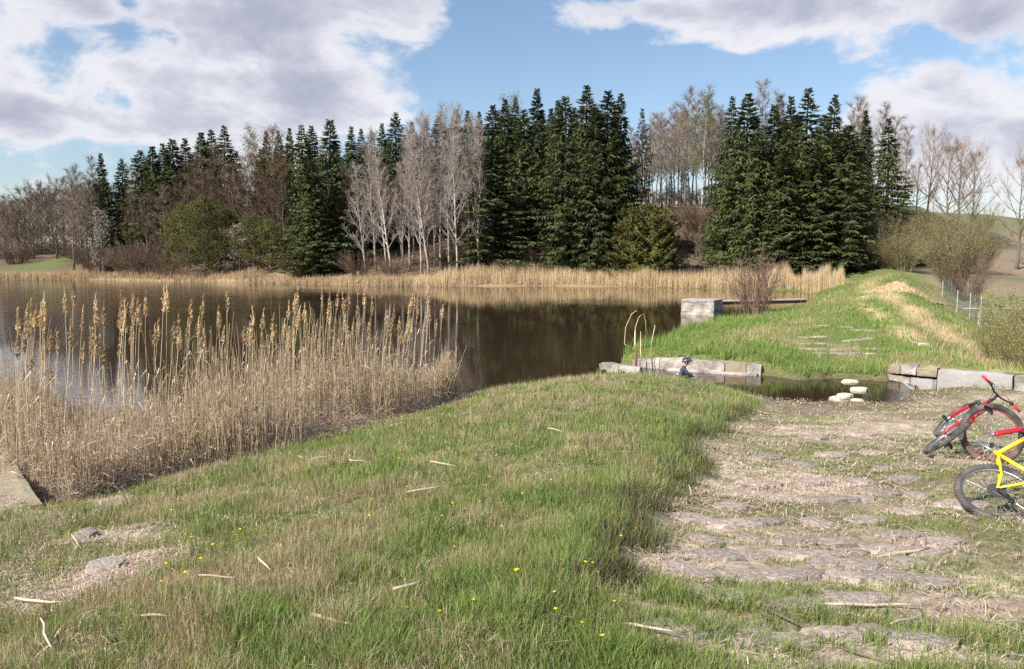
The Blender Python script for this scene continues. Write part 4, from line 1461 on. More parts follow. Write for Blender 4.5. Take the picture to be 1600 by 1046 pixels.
def bicycle(name, M4, paint, forkpaint, steer=0.0, scale=1.0, rimmat=None, griped=M_black, saddle=True, decals=False, suspension=True, susp_frame=False, sp_len=.16, crank=20):
    """a mountain bicycle; local x forward, y to its left, z up, origin at the rear hub"""
    root = empty(name)
    root.matrix_world = M4 @ Matrix.Scale(scale, 4)
    R = .325
    RH, FH, BB = Vector((0, 0, 0)), Vector((1.04, 0, 0)), Vector((.42, 0, -.035))
    SC = Vector((.27, 0, .40))
    HT, HB = Vector((.80, 0, .56)), Vector((.845, 0, .44))
    wheel(root, 'rear_wheel', RH, R, Matrix.Identity(3), rimmat, True, None if susp_frame is False else M_steel)
    mb = MB()
    mb.tube([HB, HT], .021, 12)
    mb.tube([HB + Vector((-.01, 0, .02)), HB.lerp(BB, .5), BB], [.024, .022, .021], 10)
    mb.tube([HT + Vector((.0, 0, -.03)), SC + Vector((.01, 0, 0))], .019, 10)
    mb.tube([SC + (SC - BB) * .06, BB], .0175, 10)
    mb.build('frame', paint, root, True)
    for s in (-1, 1):
        mb = MB()
        mb.tube([RH + Vector((0, .062 * s, 0)), Vector((.12, .058 * s, .12)), SC + Vector((-.03, .025 * s, -.06)), SC + Vector((0, .008 * s, -.03))], [.010, .011, .012, .012], 8)
        mb.build('seat_stay', paint, root, True)
        mb = MB()
        mb.tube([RH + Vector((0, .062 * s, 0)), Vector((.22, .05 * s, -.02)), BB + Vector((-.03, .022 * s, 0))], [.010, .012, .012], 8)
        mb.build('chain_stay', paint, root, True)
    mb = MB()
    mb.tube([HB.lerp(HT, .0) + (HB - HT) * .0, HB + (HB - HT) * .02], .023, 12)
    mb.tube([HT, HT + (HT - HB) * .12], .022, 12)
    mb.build('headset', M_black, root, True)
    if decals:
        mb = MB()
        dn = (BB - HB).normalized()
        for k in range(7):
            c0 = HB.lerp(BB, .24 + k * .062)
            for s in (-1, 1):
                mb.tube([c0 + Vector((-.003, .0238 * s, .010)), c0 + dn * .018 + Vector((-.003, .0238 * s, -.010))], .0035, 4)
        mb.build('decal', M_white, root)
    # seat post and saddle
    ax = (SC - BB).normalized()
    mb = MB()
    mb.tube([SC, SC + ax * sp_len], .0135, 10)
    mb.build('seat_post', M_alu, root, True)
    if saddle:
        q = SC + ax * sp_len
        mb = MB()
        st = [(-.13, .07, .015), (-.09, .075, .02), (-.03, .055, .018), (.04, .028, .016), (.12, .018, .014), (.14, .010, .010)]
        vs, fs = [], []
        for (xx, hw, th) in st:
            for k in range(10):
                a = 2 * math.pi * k / 10
                vs.append(q + Vector((xx, math.cos(a) * hw, .03 + math.sin(a) * th * 1.5 - .012 * (abs(math.cos(a)) ** 2))))
        for i in range(len(st) - 1):
            for k in range(10):
                fs.append((i * 10 + k, i * 10 + (k + 1) % 10, (i + 1) * 10 + (k + 1) % 10, (i + 1) * 10 + k))
        fs.append(tuple(range(10))); fs.append(tuple(50 + k for k in range(9, -1, -1)))
        mb.add(vs, fs)
        mb.build('saddle', M_black, root, True)
    # cranks
    mb = MB()
    mb.torus(BB + Vector((0, -.045, 0)), (0, 1, 0), .078, .006, 30, 5, fy=.5)
    for k in range(5):
        a = k * 2 * math.pi / 5
        mb.tube([BB + Vector((0, -.045, 0)), BB + Vector((math.cos(a) * .075, -.045, math.sin(a) * .075))], .006, 5)
    mb.torus(BB + Vector((0, -.037, 0)), (0, 1, 0), .058, .005, 26, 5, fy=.5)
    mb.tube([BB + Vector((0, -.06, 0)), BB + Vector((0, .06, 0))], .018, 10)
    mb.build('chainring', M_steel, root, True)
    for s, a in ((-1, math.radians(crank + 180)), (1, math.radians(crank))):
        e = BB + Vector((math.cos(a) * .165, .075 * s, math.sin(a) * .165))
        mb = MB()
        mb.tube([BB + Vector((0, .062 * s, 0)), e], [.013, .010], 8)
        mb.build('crank', M_alu, root, True)
        mb = MB()
        mb.tube([e, e + Vector((0, .10 * s, 0))], .007, 8)
        for k in (-1, 1):
            mb.box((e.x + k * .036 - .008, min(e.y + .022 * s, e.y + .10 * s), e.z - .012), (e.x + k * .036 + .008, max(e.y + .022 * s, e.y + .10 * s), e.z + .012))
        mb.box((e.x - .044, min(e.y + .092 * s, e.y + .105 * s), e.z - .011), (e.x + .044, max(e.y + .092 * s, e.y + .105 * s), e.z + .011))
        mb.box((e.x - .044, min(e.y + .018 * s, e.y + .03 * s), e.z - .011), (e.x + .044, max(e.y + .018 * s, e.y + .03 * s), e.z + .011))
        mb.build('pedal', M_black, root)
    # chain and derailleur
    mb = MB()
    yv = Vector((0, -.045, 0))
    mb.tube([RH + yv + Vector((.0, 0, .045)), BB + yv + Vector((0, 0, .078))], .0045, 4)
    mb.tube([Vector((.03, -.045, -.155)), BB + yv + Vector((0, 0, -.078))], .0045, 4)
    mb.tube([RH + yv + Vector((-.045, 0, -.01)), Vector((-.015, -.045, -.075)), Vector((.035, -.045, -.09)), Vector((.03, -.045, -.155))], .0045, 4)
    mb.build('chain', M_steel, root)
    mb = MB()
    mb.tube([Vector((0, -.065, -.01)), Vector((.0, -.07, -.06)), Vector((.01, -.055, -.09)), Vector((.03, -.055, -.15))], [.011, .014, .012, .008], 6)
    mb.tube([Vector((.02, -.052, -.09)), Vector((.02, -.038, -.09))], .024, 12)
    mb.tube([Vector((.03, -.052, -.15)), Vector((.03, -.038, -.15))], .022, 12)
    mb.build('derailleur', M_black, root, True)
    # fork, front wheel and handlebar turn about the steering axis
    sa = (HT - HB).normalized()
    Rm = Matrix.Rotation(steer, 4, sa)
    T = Matrix.Translation(HB) @ Rm @ Matrix.Translation(-HB)
    mb = MB()
    cr = HB - sa * .03
    off = FH - (HB - sa * ((HB - FH).dot(sa)))
    crown = MB()
    crown.tube([T @ (cr + off * .6 + Vector((0, .075, 0))), T @ (cr + off * .3), T @ (cr + off * .6 + Vector((0, -.075, 0)))], [.026, .03, .026], 10)
    crown.build('fork_crown', M_black if suspension else forkpaint, root, True)
    for s in (-1, 1):
        top = cr + off * .6 + Vector((0, .068 * s, 0))
        bot = FH + Vector((0, .066 * s, 0))
        if suspension:
            mid = top.lerp(bot, .34)
            mb = MB()
            mb.tube([T @ top, T @ mid], .020, 10)
            mb.build('fork_stanchion', M_black, root, True)
            mb = MB()
            mb.tube([T @ top.lerp(bot, .30), T @ mid, T @ bot.lerp(top, .08), T @ bot], [.022, .024, .021, .014], 10)
            mb.build('fork_leg', forkpaint, root, True)
        else:
            mb = MB()
            mb.tube([T @ top, T @ bot], [.017, .012], 8)
            mb.build('fork_leg', forkpaint, root, True)
    wheel(root, 'front_wheel', T @ FH, R, Rm.to_3x3(), rimmat, False)
    st0, st1 = HT + sa * .05, HT + sa * .09 + Vector((.06, 0, .02))
    mb = MB()
    mb.tube([T @ HT, T @ st0, T @ st1], [.016, .018, .018], 8)
    mb.build('stem', M_black, root, True)
    mb = MB()
    mb.tube([T @ (st1 + Vector(q)) for q in ((-.05, -.29, .05), (-.04, -.18, .05), (0, -.06, .0), (0, .06, .0), (-.04, .18, .05), (-.05, .29, .05))], .0115, 8)
    mb.build('handlebar', M_black, root, True)
    for s in (-1, 1):
        mb = MB()
        mb.tube([T @ (st1 + Vector((-.044, .20 * s, .05))), T @ (st1 + Vector((-.052, .315 * s, .05)))], [.0175, .0165], 8)
        mb.build('grip', griped, root, True)
        mb = MB()
        mb.tube([T @ (st1 + Vector((-.03, .185 * s, .05))), T @ (st1 + Vector((.02, .175 * s, .035)))], [.017, .014], 6)
        mb.tube([T @ (st1 + Vector((.015, .18 * s, .035))), T @ (st1 + Vector((.03, .27 * s, .03)))], [.008, .006], 6)
        mb.tube([T @ (st1 + Vector((-.04, .155 * s, .05))), T @ (st1 + Vector((-.04, .19 * s, .05)))], .022, 8)
        mb.build('brake_lever', M_black, root, True)
    mb = MB()
    for s in (-1, 1):
        pts = [T @ (st1 + Vector((.02, .17 * s, .04))), T @ (st1 + Vector((.13, .10 * s, .05))), T @ (st1 + Vector((.12, .02 * s, -.03))), HT.lerp(SC, .12) + Vector((0, .02 * s, -.01)), HT.lerp(SC, .5) + Vector((0, .02 * s, -.02))]
        mb.tube(pts, .0035, 4)
    mb.build('cable', M_black, root)
    return root


def basis(X, Z, loc):
    X = Vector(X).normalized()
    Z = Vector(Z)
    Z = (Z - X * Z.dot(X)).normalized()
    Y = Z.cross(X)
    m = Matrix((X, Y, Z)).transposed().to_4x4()
    m.translation = loc
    return m


hubA = atd(1479, 684, 8.6)
bA = bicycle('bicycle', basis((.55, .83, .04), (.62, -.44, .66), hubA), M_red, M_red, steer=.15, scale=.86, griped=M_redgrip, decals=True)
tag(bA, 'small red bicycle with red grips lying tilted, seen from behind', 'bicycle', 'bicycles laid in the grass')
hubB = atd(1550, 679, 8.45)
s_ax = Vector((.96, -.12, .24)).normalized()
# fork axis of the second bike points right; it lies on its side with the front wheel turned upright
Yb = Vector((-.20, .10, .97))
Yb = (Yb - s_ax * Yb.dot(s_ax)).normalized()
Zp = s_ax
HTl, HBl = Vector((.80, 0, .56)), Vector((.845, 0, .44))
sal = (HTl - HBl).normalized()
# local x,z expressed so that sal maps on s_ax
perp = Yb.cross(s_ax)  # world direction of local (y cross sal)
pl = Vector((0, 1, 0)).cross(sal)
Xw = s_ax * sal.x + perp * pl.x
Zw = s_ax * sal.z + perp * pl.z
MB4 = Matrix((Xw, Yb, Zw)).transposed().to_4x4()
Rst = Matrix.Rotation(math.radians(80), 4, sal)
Tst = Matrix.Translation(HBl) @ Rst @ Matrix.Translation(-HBl)
scB = 1.0
MB4.translation = hubB - (MB4.to_3x3() @ ((Tst @ Vector((1.04, 0, 0))) * scB))
bB = bicycle('bicycle', MB4, M_red, M_red, steer=math.radians(80), scale=scB, rimmat=M_redrim, crank=75)
tag(bB, 'bicycle with a red suspension fork and front wheel turned upright towards the viewer', 'bicycle', 'bicycles laid in the grass')
hubC = atd(1557, 770, 6.35)
nC = Vector((-.22, -.50, .84)).normalized()
XC = Vector((.93, .02, 0))
XC.z = -(XC.x * nC.x + XC.y * nC.y) / nC.z
XC.normalize()
bC = bicycle('bicycle', basis(XC, XC.cross(-nC), hubC), M_yellow, M_orange, steer=.2, scale=.925, saddle=False, susp_frame=True, sp_len=.2)
tag(bC, 'yellow bicycle lying on its side, rear wheel and gears towards the path', 'bicycle', 'bicycles laid in the grass')


# ------------------------------------------------------------------ the child
def person():
    sc = .84
    root = empty('person', (0, 0, 0))
    J = dict(pel=(-.13, 0, .20), sp=(-.10, 0, .32), ch=(-.045, 0, .435), nk=(.015, 0, .525), hb=(.035, 0, .575), hc=(.055, 0, .635), ht=(.055, 0, .70))
    nodes, edges, rad = [], [], []

    def nd(p, r):
        nodes.append(Vector(p)); rad.append(r)
        return len(nodes) - 1

    def ch(a, lst):
        for p, r in lst:
            b_ = nd(p, r)
            edges.append((a, b_))
            a = b_
        return a
    pel = nd(J['pel'], .105)
    spn = ch(pel, [(J['sp'], .10)])
    che = ch(spn, [(J['ch'], .105)])
    nk = ch(che, [((.0, 0, .515), .046), (J['hb'], .05)])
    ch(nk, [((.055, 0, .63), .086), ((.05, 0, .69), .070)])
    for s in (-1, 1):
        hip = ch(pel, [((-.10, .075 * s, .175), .075)])
        kn = ch(hip, [((.05, .105 * s, .235), .064), ((.17, .115 * s, .285), .052)])
        an_ = ch(kn, [((.09, .105 * s, .15), .047), ((.02, .095 * s, .055), .036)])
        ch(an_, [((.07, .105 * s, .035), .034), ((.135, .115 * s, .028), .026)])
        sh = ch(che, [((-.03, .115 * s, .455), .055)])
        el = ch(sh, [((.04, .155 * s, .37), .042), ((.10, .165 * s, .29), .036)])
        wr_ = ch(el, [((.19, .12 * s, .265), .028), ((.245, .09 * s, .255), .021)])
        pm = ch(wr_, [((.275, .08 * s, .25), .022), ((.30, .072 * s, .245), .020)])
    me = bpy.data.meshes.new('body')
    me.from_pydata(nodes, edges, [])
    o = bpy.data.objects.new('body', me)
    C.objects.link(o)
    md = o.modifiers.new('skin', 'SKIN')
    md.use_smooth_shade = True
    for i, v in enumerate(me.skin_vertices[0].data):
        v.radius = (rad[i], rad[i])
        v.use_root = (i == 0)
    o.modifiers.new('sub', 'SUBSURF').levels = 2
    dg = bpy.context.evaluated_depsgraph_get()
    dg.update()
    m2 = bpy.data.meshes.new_from_object(o.evaluated_get(dg))
    bpy.data.objects.remove(o)
    bm = bmesh.new()
    bm.from_mesh(m2)
    # fingers, thumb, nose and ears as closed shapes grown out of the palm and the head

    def limb(pts, rs):
        mb_ = MB()
        mb_.tube(pts, rs, 7)
        vs = [bm.verts.new(p) for p in mb_.v]
        for f in mb_.f:
            try: bm.faces.new([vs[i] for i in f])
            except ValueError: pass
    for s in (-1, 1):
        for k, ln in enumerate((.030, .036, .033, .026)):
            y = (.072 + (k - 1.5) * .0125) * s
            b0 = Vector((.298, y, .25))
            limb([b0, b0 + Vector((ln * .5, 0, -.004)), b0 + Vector((ln * .85, 0, -.016)), b0 + Vector((ln * 1.0, 0, -.03))], [.0068, .0064, .0058, .004])
        b0 = Vector((.27, (.072 - .016) * s, .25))
        limb([b0, b0 + Vector((.014, -.014 * s, -.004)), b0 + Vector((.030, -.018 * s, -.014))], [.0075, .007, .0045])
        limb([(.045, .082 * s, .615), (.04, .094 * s, .62), (.03, .096 * s, .64)], [.012, .014, .008])
    limb([(.125, 0, .645), (.150, 0, .615), (.140, 0, .607)], [.008, .012, .006])
    limb([(.130, -.016, .583), (.137, 0, .583), (.130, .016, .583)], [.004, .006, .004])
    limb([(.11, 0, .565), (.125, 0, .563)], [.02, .012])
    bm.normal_update()
    me = bpy.data.meshes.new('body')
    bm.to_mesh(me)
    bm.free()
    ms = [mat('skin', (.50, .28, .21), rough=.5, var=.05, spec=.4), mat('dark_jacket', (.055, .055, .085), rough=.8, var=.2, scale=20), mat('dark_trousers', (.04, .045, .06), rough=.85, var=.2, scale=25), mat('rubber_boots', (.03, .03, .035), rough=.4)]
    for m in ms: me.materials.append(m)
    for pl_ in me.polygons:
        c = pl_.center
        if c.z > .535 and c.x > -.06 or (c.x > .235 and c.z > .2): k = 0
        elif c.z > .26 and not (c.x > .02 and c.z < .345 and abs(c.y) < .2 and c.x < .25 and c.z < .34 and abs(abs(c.y) - .11) < .06 and c.x > .13 and c.z < .25): k = 1 if (c.z > .345 or c.x < 0 or abs(c.y) > .135 or c.x > .2) else 2
        elif c.z > .10: k = 2
        else: k = 3
        pl_.material_index = k
        pl_.use_smooth = True
    body = link('body', me, root)
    # helmet
    mb = MB()
    vs, fs = [], []
    nu, nv = 20, 7
    for j in range(nv):
        t = j / (nv - 1)
        for i in range(nu):
            a = 2 * math.pi * i / nu
            r_ = math.sin((1 - t * .97) * math.pi / 2)
            z_ = .10 * math.cos((1 - t) * math.pi / 2)
            rib = 1 + .05 * math.cos(a * 6) * (1 if .1 < t < .9 else 0)
            drop = -.035 * max(0, -math.cos(a)) * (1 - t)
            vs.append((.045 + math.cos(a) * .128 * r_ * rib, math.sin(a) * .102 * r_ * rib, .655 + z_ + drop + .01 * math.cos(a)))
    for j in range(nv - 1):
        for i in range(nu):
            fs.append((j * nu + i, j * nu + (i + 1) % nu, (j + 1) * nu + (i + 1) % nu, (j + 1) * nu + i))
    fs.append(tuple((nv - 1) * nu + i for i in range(nu)))
    mb.add(vs, fs)
    M_helm = mat('navy_helmet', (.035, .045, .095), rough=.3, var=.3, scale=14, spec=.6, col2=(.07, .09, .16))
    hm = mb.mesh('helmet', M_helm, True)
    ho = link('helmet', hm, root)
    sm = ho.modifiers.new('thick', 'SOLIDIFY')
    sm.thickness = .016
    mb = MB()
    for k in range(4):
        y = -.054 + k * .036
        mb.tube([(.13, y * .8, .725), (.07, y, .757 - abs(y) * .35), (-.02, y, .745 - abs(y) * .4), (-.075, y * .8, .70)], [.004, .010, .010, .004], 6)
    mb.build('helmet_vent', M_black, root, True)
    mb = MB()
    mb.add([(.13, -.075, .668), (.13, .075, .668), (.20, .04, .662), (.215, 0, .662), (.20, -.04, .662), (.13, -.075, .682), (.13, .075, .682), (.20, .04, .668), (.215, 0, .668), (.20, -.04, .668)],
           [(0, 1, 2, 3, 4), (9, 8, 7, 6, 5), (0, 5, 6, 1), (1, 6, 7, 2), (2, 7, 8, 3), (3, 8, 9, 4), (4, 9, 5, 0)])
    mb.build('visor', M_black, root)
    for s in (-1, 1):
        mb = MB()
        mb.tube([(.055, .088 * s, .66), (.075, .082 * s, .60), (.085, .05 * s, .555), (.085, 0, .545)], .006, 5)
        mb.build('strap', M_black, root, True)
        mb = MB()
        mb.tube([(.118, .034 * s, .637), (.131, .032 * s, .637), (.134, .032 * s, .637)], [.012, .009, .003], 7)
        mb.build('eye', M_black, root, True)
    # pale blue stripes on the back of the jacket
    mb = MB()
    for s, z_ in ((-1, .30), (1, .30), (-1, .37), (1, .37)):
        mb.tube([(-.205 + (z_ - .30) * .5, .015 * s, z_), (-.185 + (z_ - .30) * .5, .065 * s, z_), (-.13, .105 * s, z_)], [.018, .017, .010], 6)
    mb.build('jacket_stripe', mat('pale_blue_cloth', (.45, .55, .65), rough=.8, var=.2, scale=30), root, True)
    root.scale = (sc, sc, sc)
    return root


px_ = person()
c_ = atd(1073, 562, 18.45)
px_.location = (c_.x - .04, c_.y, c_.z - .70 * .84)
px_.rotation_euler = (0, 0, -.15)
tag(px_, 'child in a navy cycle helmet and dark jacket crouching by the outlet', 'person')
# flat stone under the child's feet
o = link('stone_ledge', STONES[3])
o.location = (px_.location.x, px_.location.y, px_.location.z - .055)
o.scale = (.34, .30, .14)
tag(o, 'flat stone in the outlet under the crouching child', 'stone')
print('CHILD', px_.location, 'ground', h1(px_.location.x, px_.location.y))


# ------------------------------------------------------------------ grass, straw and reeds
NR = np.random.default_rng(12)


def blades(x, y, z, hgt, wid, col, lean, segs=2, colt=None, az=None, curve=.5):
    """thin leaves standing at x,y,z: returns verts, tris, colours"""
    n = len(x)
    a = NR.uniform(0, 2 * np.pi, n) if az is None else az
    f = NR.uniform(0, 2 * np.pi, n)
    wx, wy = np.cos(f) * wid / 2, np.sin(f) * wid / 2
    lx, ly = np.cos(a) * lean * hgt, np.sin(a) * lean * hgt
    b = np.stack([x, y, z], 1)
    wv = np.stack([wx, wy, np.zeros(n)], 1)
    up = np.stack([np.zeros(n), np.zeros(n), hgt], 1)
    lv = np.stack([lx, ly, np.zeros(n)], 1)
    drop = np.clip(lean, 0, 2)[:, None] ** 2 * .28 * up
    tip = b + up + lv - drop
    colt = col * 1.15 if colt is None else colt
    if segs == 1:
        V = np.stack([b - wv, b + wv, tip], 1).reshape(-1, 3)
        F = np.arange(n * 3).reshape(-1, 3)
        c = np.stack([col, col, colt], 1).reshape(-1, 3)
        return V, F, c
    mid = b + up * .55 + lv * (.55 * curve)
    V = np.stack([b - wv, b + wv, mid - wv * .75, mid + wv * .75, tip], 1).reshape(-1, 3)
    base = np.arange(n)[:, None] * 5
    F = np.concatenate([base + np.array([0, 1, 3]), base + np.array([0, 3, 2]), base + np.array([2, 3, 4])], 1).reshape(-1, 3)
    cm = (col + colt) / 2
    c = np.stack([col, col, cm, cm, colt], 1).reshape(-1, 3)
    return V, F, c


def join(lst):
    Vs, Fs, Cs, o = [], [], [], 0
    for V, F, c in lst:
        Vs.append(V); Fs.append(F + o); Cs.append(c)
        o += len(V)
    return np.vstack(Vs), np.vstack(Fs), np.vstack(Cs)


def scatter(n, r0, r1, th0=-.70, th1=.70):
    r = np.exp(NR.uniform(math.log(r0), math.log(r1), n))
    t = NR.uniform(th0, th1, n)
    return r * np.sin(t), r * np.cos(t), r


DAMR = ([0, 17, 23, 33, 44, 66], [12, 14.2, 15.0, 18.4, 23.5, 36])


def grass():
    n = 95000
    x, y, r = scatter(n, 2.5, 70)
    pond = poly_sd(SHORE, x, y)
    st = poly_sd(STREAM, x, y)
    chn = poly_sd(CHANNEL, x, y)
    pathm, corner, forest, dam = region(x, y)
    ps = path_side(x, y)
    n1 = fbm(x, y, 1.3, 31, 4)
    n3 = fbm(x, y, .55, 91, 3)
    n4 = fbm(x, y, 2.6, 95, 3)
    tuft = fbm(x, y, .22, 97, 2)
    dens = np.ones(n)
    hgt = .042 + .06 * np.clip((n3 - .3) * 1.8, 0, 1) + .04 * np.clip((tuft - .4) * 3, 0, 1)
    dry = np.clip((n1 - .42) * 1.3, .0, .35) + np.clip((fbm(x, y, .30, 99, 2) - .40) * 2.2, .10, .58)
    dry = np.clip(np.maximum(dry, np.clip((n4 - .62) * 3, 0, .5)), .1, .85)
    # the rough brow along the path
    brow = np.clip(1 - np.abs(ps + .25) / .5, 0, 1) * (y < 15.5) * (ps < .2)
    hgt = hgt * (1 + .6 * brow * np.clip(y / 6, .5, 1.2))
    dens = np.where(brow > .1, 1, dens * .9)
    dry = dry * (1 - .55 * brow)
    # path: tufts in lines between the stone courses, more green low on the right
    pn = fbm(x * .65, y * 2.4, .6, 101, 3)
    ptuft = np.clip((pn - .50) * 8, 0, 1)
    lowr = np.clip((5.0 - np.hypot(x, y)) / .9, 0, 1)
    pd = np.clip(.07 + .75 * ptuft + .8 * lowr * np.clip((pn - .32) * 5, 0, 1), 0, 1)
    dens = np.where(pathm > .5, pd, dens)
    hp = np.where(lowr > .3, .075, .045) * (.6 + .9 * tuft)
    hgt = np.where(pathm > .5, hp, hgt)
    dry = np.where(pathm > .5, np.where(ptuft + lowr > .4, .22, .85), dry)
    dens = np.where(corner > .35, dens * np.clip((n3 - .38) * 5, .1, .9), dens)
    dry = np.where(corner > .35, .45, dry)
    dens = dens * np.clip(np.hypot((x + 2.55) / .30, (y - 5.0) / .42) * 1.4 - .9, .03, 1)
    # dam beyond the outlet
    dens = np.where(dam > .5, np.where(r < 40, .95, .8), dens)
    dry = np.where(dam > .5, np.clip((n1 - .42) * 2.2, .10, .7), dry)
    hgt = np.where(dam > .5, .10 + .12 * np.clip((n3 - .35) * 2, 0, 1), hgt)
    track = np.abs(x - np.interp(y, [18, 23, 27, 33, 44, 66], [13.2, 12.9, 13.8, 15.6, 19.4, 31]))
    dry = np.where((dam > .5) & (track < .6) & (y < 52), .9, dry)
    sidex = x - np.interp(y, *DAMR)
    dry = np.where((dam > .5) & (sidex > -3.5) & (y < 26), np.clip(dry + .45, 0, .95), dry)
    ramp = np.clip(1 - np.abs(x - (8.9 + (y - 20) * .16)) / 1.7, 0, 1) * (y > 18.6) * (y < 29)
    stripes = np.clip(np.sin(y * 7.0 + fbm(x, y, 1.2, 55) * 4) * 1.5, 0, 1)
    dens = np.where(ramp > .1, dens * (1 - ramp * .75 * stripes), dens)
    hgt = np.where(ramp > .1, hgt * .6, hgt)
    # lush fringe by the water
    fringe = np.clip(1 - np.abs(-pond - .35) / .6, 0, 1) * (y > 18) * (x < 13) + np.clip(1 - np.abs(-st - .25) / .35, 0, 1) * (x > 4.5) * (y > 17)
    hgt = hgt * (1 + 1.1 * np.clip(fringe, 0, 1))
    dry = dry * (1 - .7 * np.clip(fringe, 0, 1))
    nearb = np.clip(1 - np.abs(-st - .6) / .7, 0, 1) * (y < 17) * (x > 4.5)
    dry = np.maximum(dry, nearb * .75)
    dens = dens * (1 - .5 * nearb)
    # reed litter strip
    rl = np.clip(1.3 + pond / .7, 0, 1) * (y < 15.0) * (x < -1.2)
    dens = dens * (1 - .85 * rl)
    dry = np.maximum(dry, rl * .9)
    ok = (pond < -.05) & (st < -.05) & (chn < -.1) & (NR.random(n) < dens) & (r < 68)
    lx_ = (x + 4.52) * math.cos(math.radians(38)) + (y - 7.55) * math.sin(math.radians(38))
    ly_ = -(x + 4.52) * math.sin(math.radians(38)) + (y - 7.55) * math.cos(math.radians(38))
    ok &= ~((y > 17) & (sidex > 6)) & ~((lx_ < .1) & (ly_ > -.05) & (ly_ < 3)) & ~((y > 20) & (x < 2.4))
    wallL = np.abs((x - 3.05) * (18.85 - 20.25) - (y - 20.25) * (5.9 - 3.05)) / 3.17
    ok &= ~((x > 2.9) & (x < 6.0) & (y > 18.4) & (y < 20.6) & (wallL < .16) & (y > 18.3))
    x, y, r, hgt, dry, brow, n1, pm = x[ok], y[ok], r[ok], hgt[ok], dry[ok], brow[ok], n1[ok], pathm[ok]
    dm = dam[ok]
    K = 10
    tr_ = NR.random(len(x)) < .3
    tcol = NR.uniform(.85, 1.15, len(x))
    tdry = NR.random(len(x))
    rep = lambda q: np.repeat(q, K)
    ra, rr_ = NR.uniform(0, 6.283, len(x) * K), np.sqrt(NR.random(len(x) * K))
    spread = rep(np.where(tr_, .03, .09) * np.maximum(1, r / 6) ** .9)
    cx_, cy_ = rep(x), rep(y)
    x, y = cx_ + np.cos(ra) * rr_ * spread, cy_ + np.sin(ra) * rr_ * spread
    r, hgt, dry, brow, n1, pm, dm = (rep(q) for q in (r, hgt, dry, brow, n1, pm, dm))
    keep = (poly_sd(SHORE, x, y) < -.03) & (poly_sd(STREAM, x, y) < -.04)
    tcol, tdry, tr_ = rep(tcol)[keep], rep(tdry)[keep], rep(tr_)[keep]
    ra = ra[keep]
    x, y, r, hgt, dry, brow, n1, pm, dm = (q[keep] for q in (x, y, r, hgt, dry, brow, n1, pm, dm))
    z = H(x, y) - .01
    m = len(x)
    isdry = (NR.random(m) * .55 + tdry * .45) < dry
    g = np.stack([NR.uniform(.135, .22, m), NR.uniform(.22, .32, m), NR.uniform(.05, .085, m)], 1)
    yel = np.array((.38, .38, .14))
    g = lerp(g, yel, NR.random(m) * .55)
    g = np.where((dm > .5)[:, None], g * np.array((.92, 1.0, .85)), g)
    dcol = lerp(np.tile((.40, .33, .18), (m, 1)), (.64, .55, .36), NR.random(m))
    dcol = np.where((NR.random(m) < .22)[:, None], dcol * np.array((.75, .55, .45)), dcol)
    col = np.where(isdry[:, None], dcol, g)
    col = col * (NR.uniform(.8, 1.15, m) * tcol)[:, None]
    edge_dark = np.clip(1 - np.abs(path_side(x, y) - .02) / .30, 0, 1) * (y > 4.2) * (y < 13.5)  # band along the path edge where many blades turn dark olive-brown
    wk = NR.random(m) < edge_dark * .75
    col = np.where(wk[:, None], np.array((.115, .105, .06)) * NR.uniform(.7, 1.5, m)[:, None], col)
    broad = tr_ & ~isdry & (NR.random(m) < .5)
    hh = hgt * NR.uniform(.45, 1.35, m)
    hh = np.where(isdry & (NR.random(m) < .3), hh * 1.35, hh)
    lean = np.where(isdry, NR.uniform(.03, .95, m) * NR.uniform(.3, 1, m), NR.uniform(.05, .65, m))
    wid = np.where(isdry, .0030, np.where(broad, .0075, .0042)) * np.maximum(1, r / 5.5) ** .82
    near = r < 13
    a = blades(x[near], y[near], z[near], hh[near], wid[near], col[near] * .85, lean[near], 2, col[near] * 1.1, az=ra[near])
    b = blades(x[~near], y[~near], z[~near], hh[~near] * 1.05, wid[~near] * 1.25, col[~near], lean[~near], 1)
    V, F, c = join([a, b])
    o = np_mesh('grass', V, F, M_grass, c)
    tag(o, 'green and straw coloured grass on the banks and the dam', 'grass', kind='stuff')
    print('grass tris', len(F))


grass()


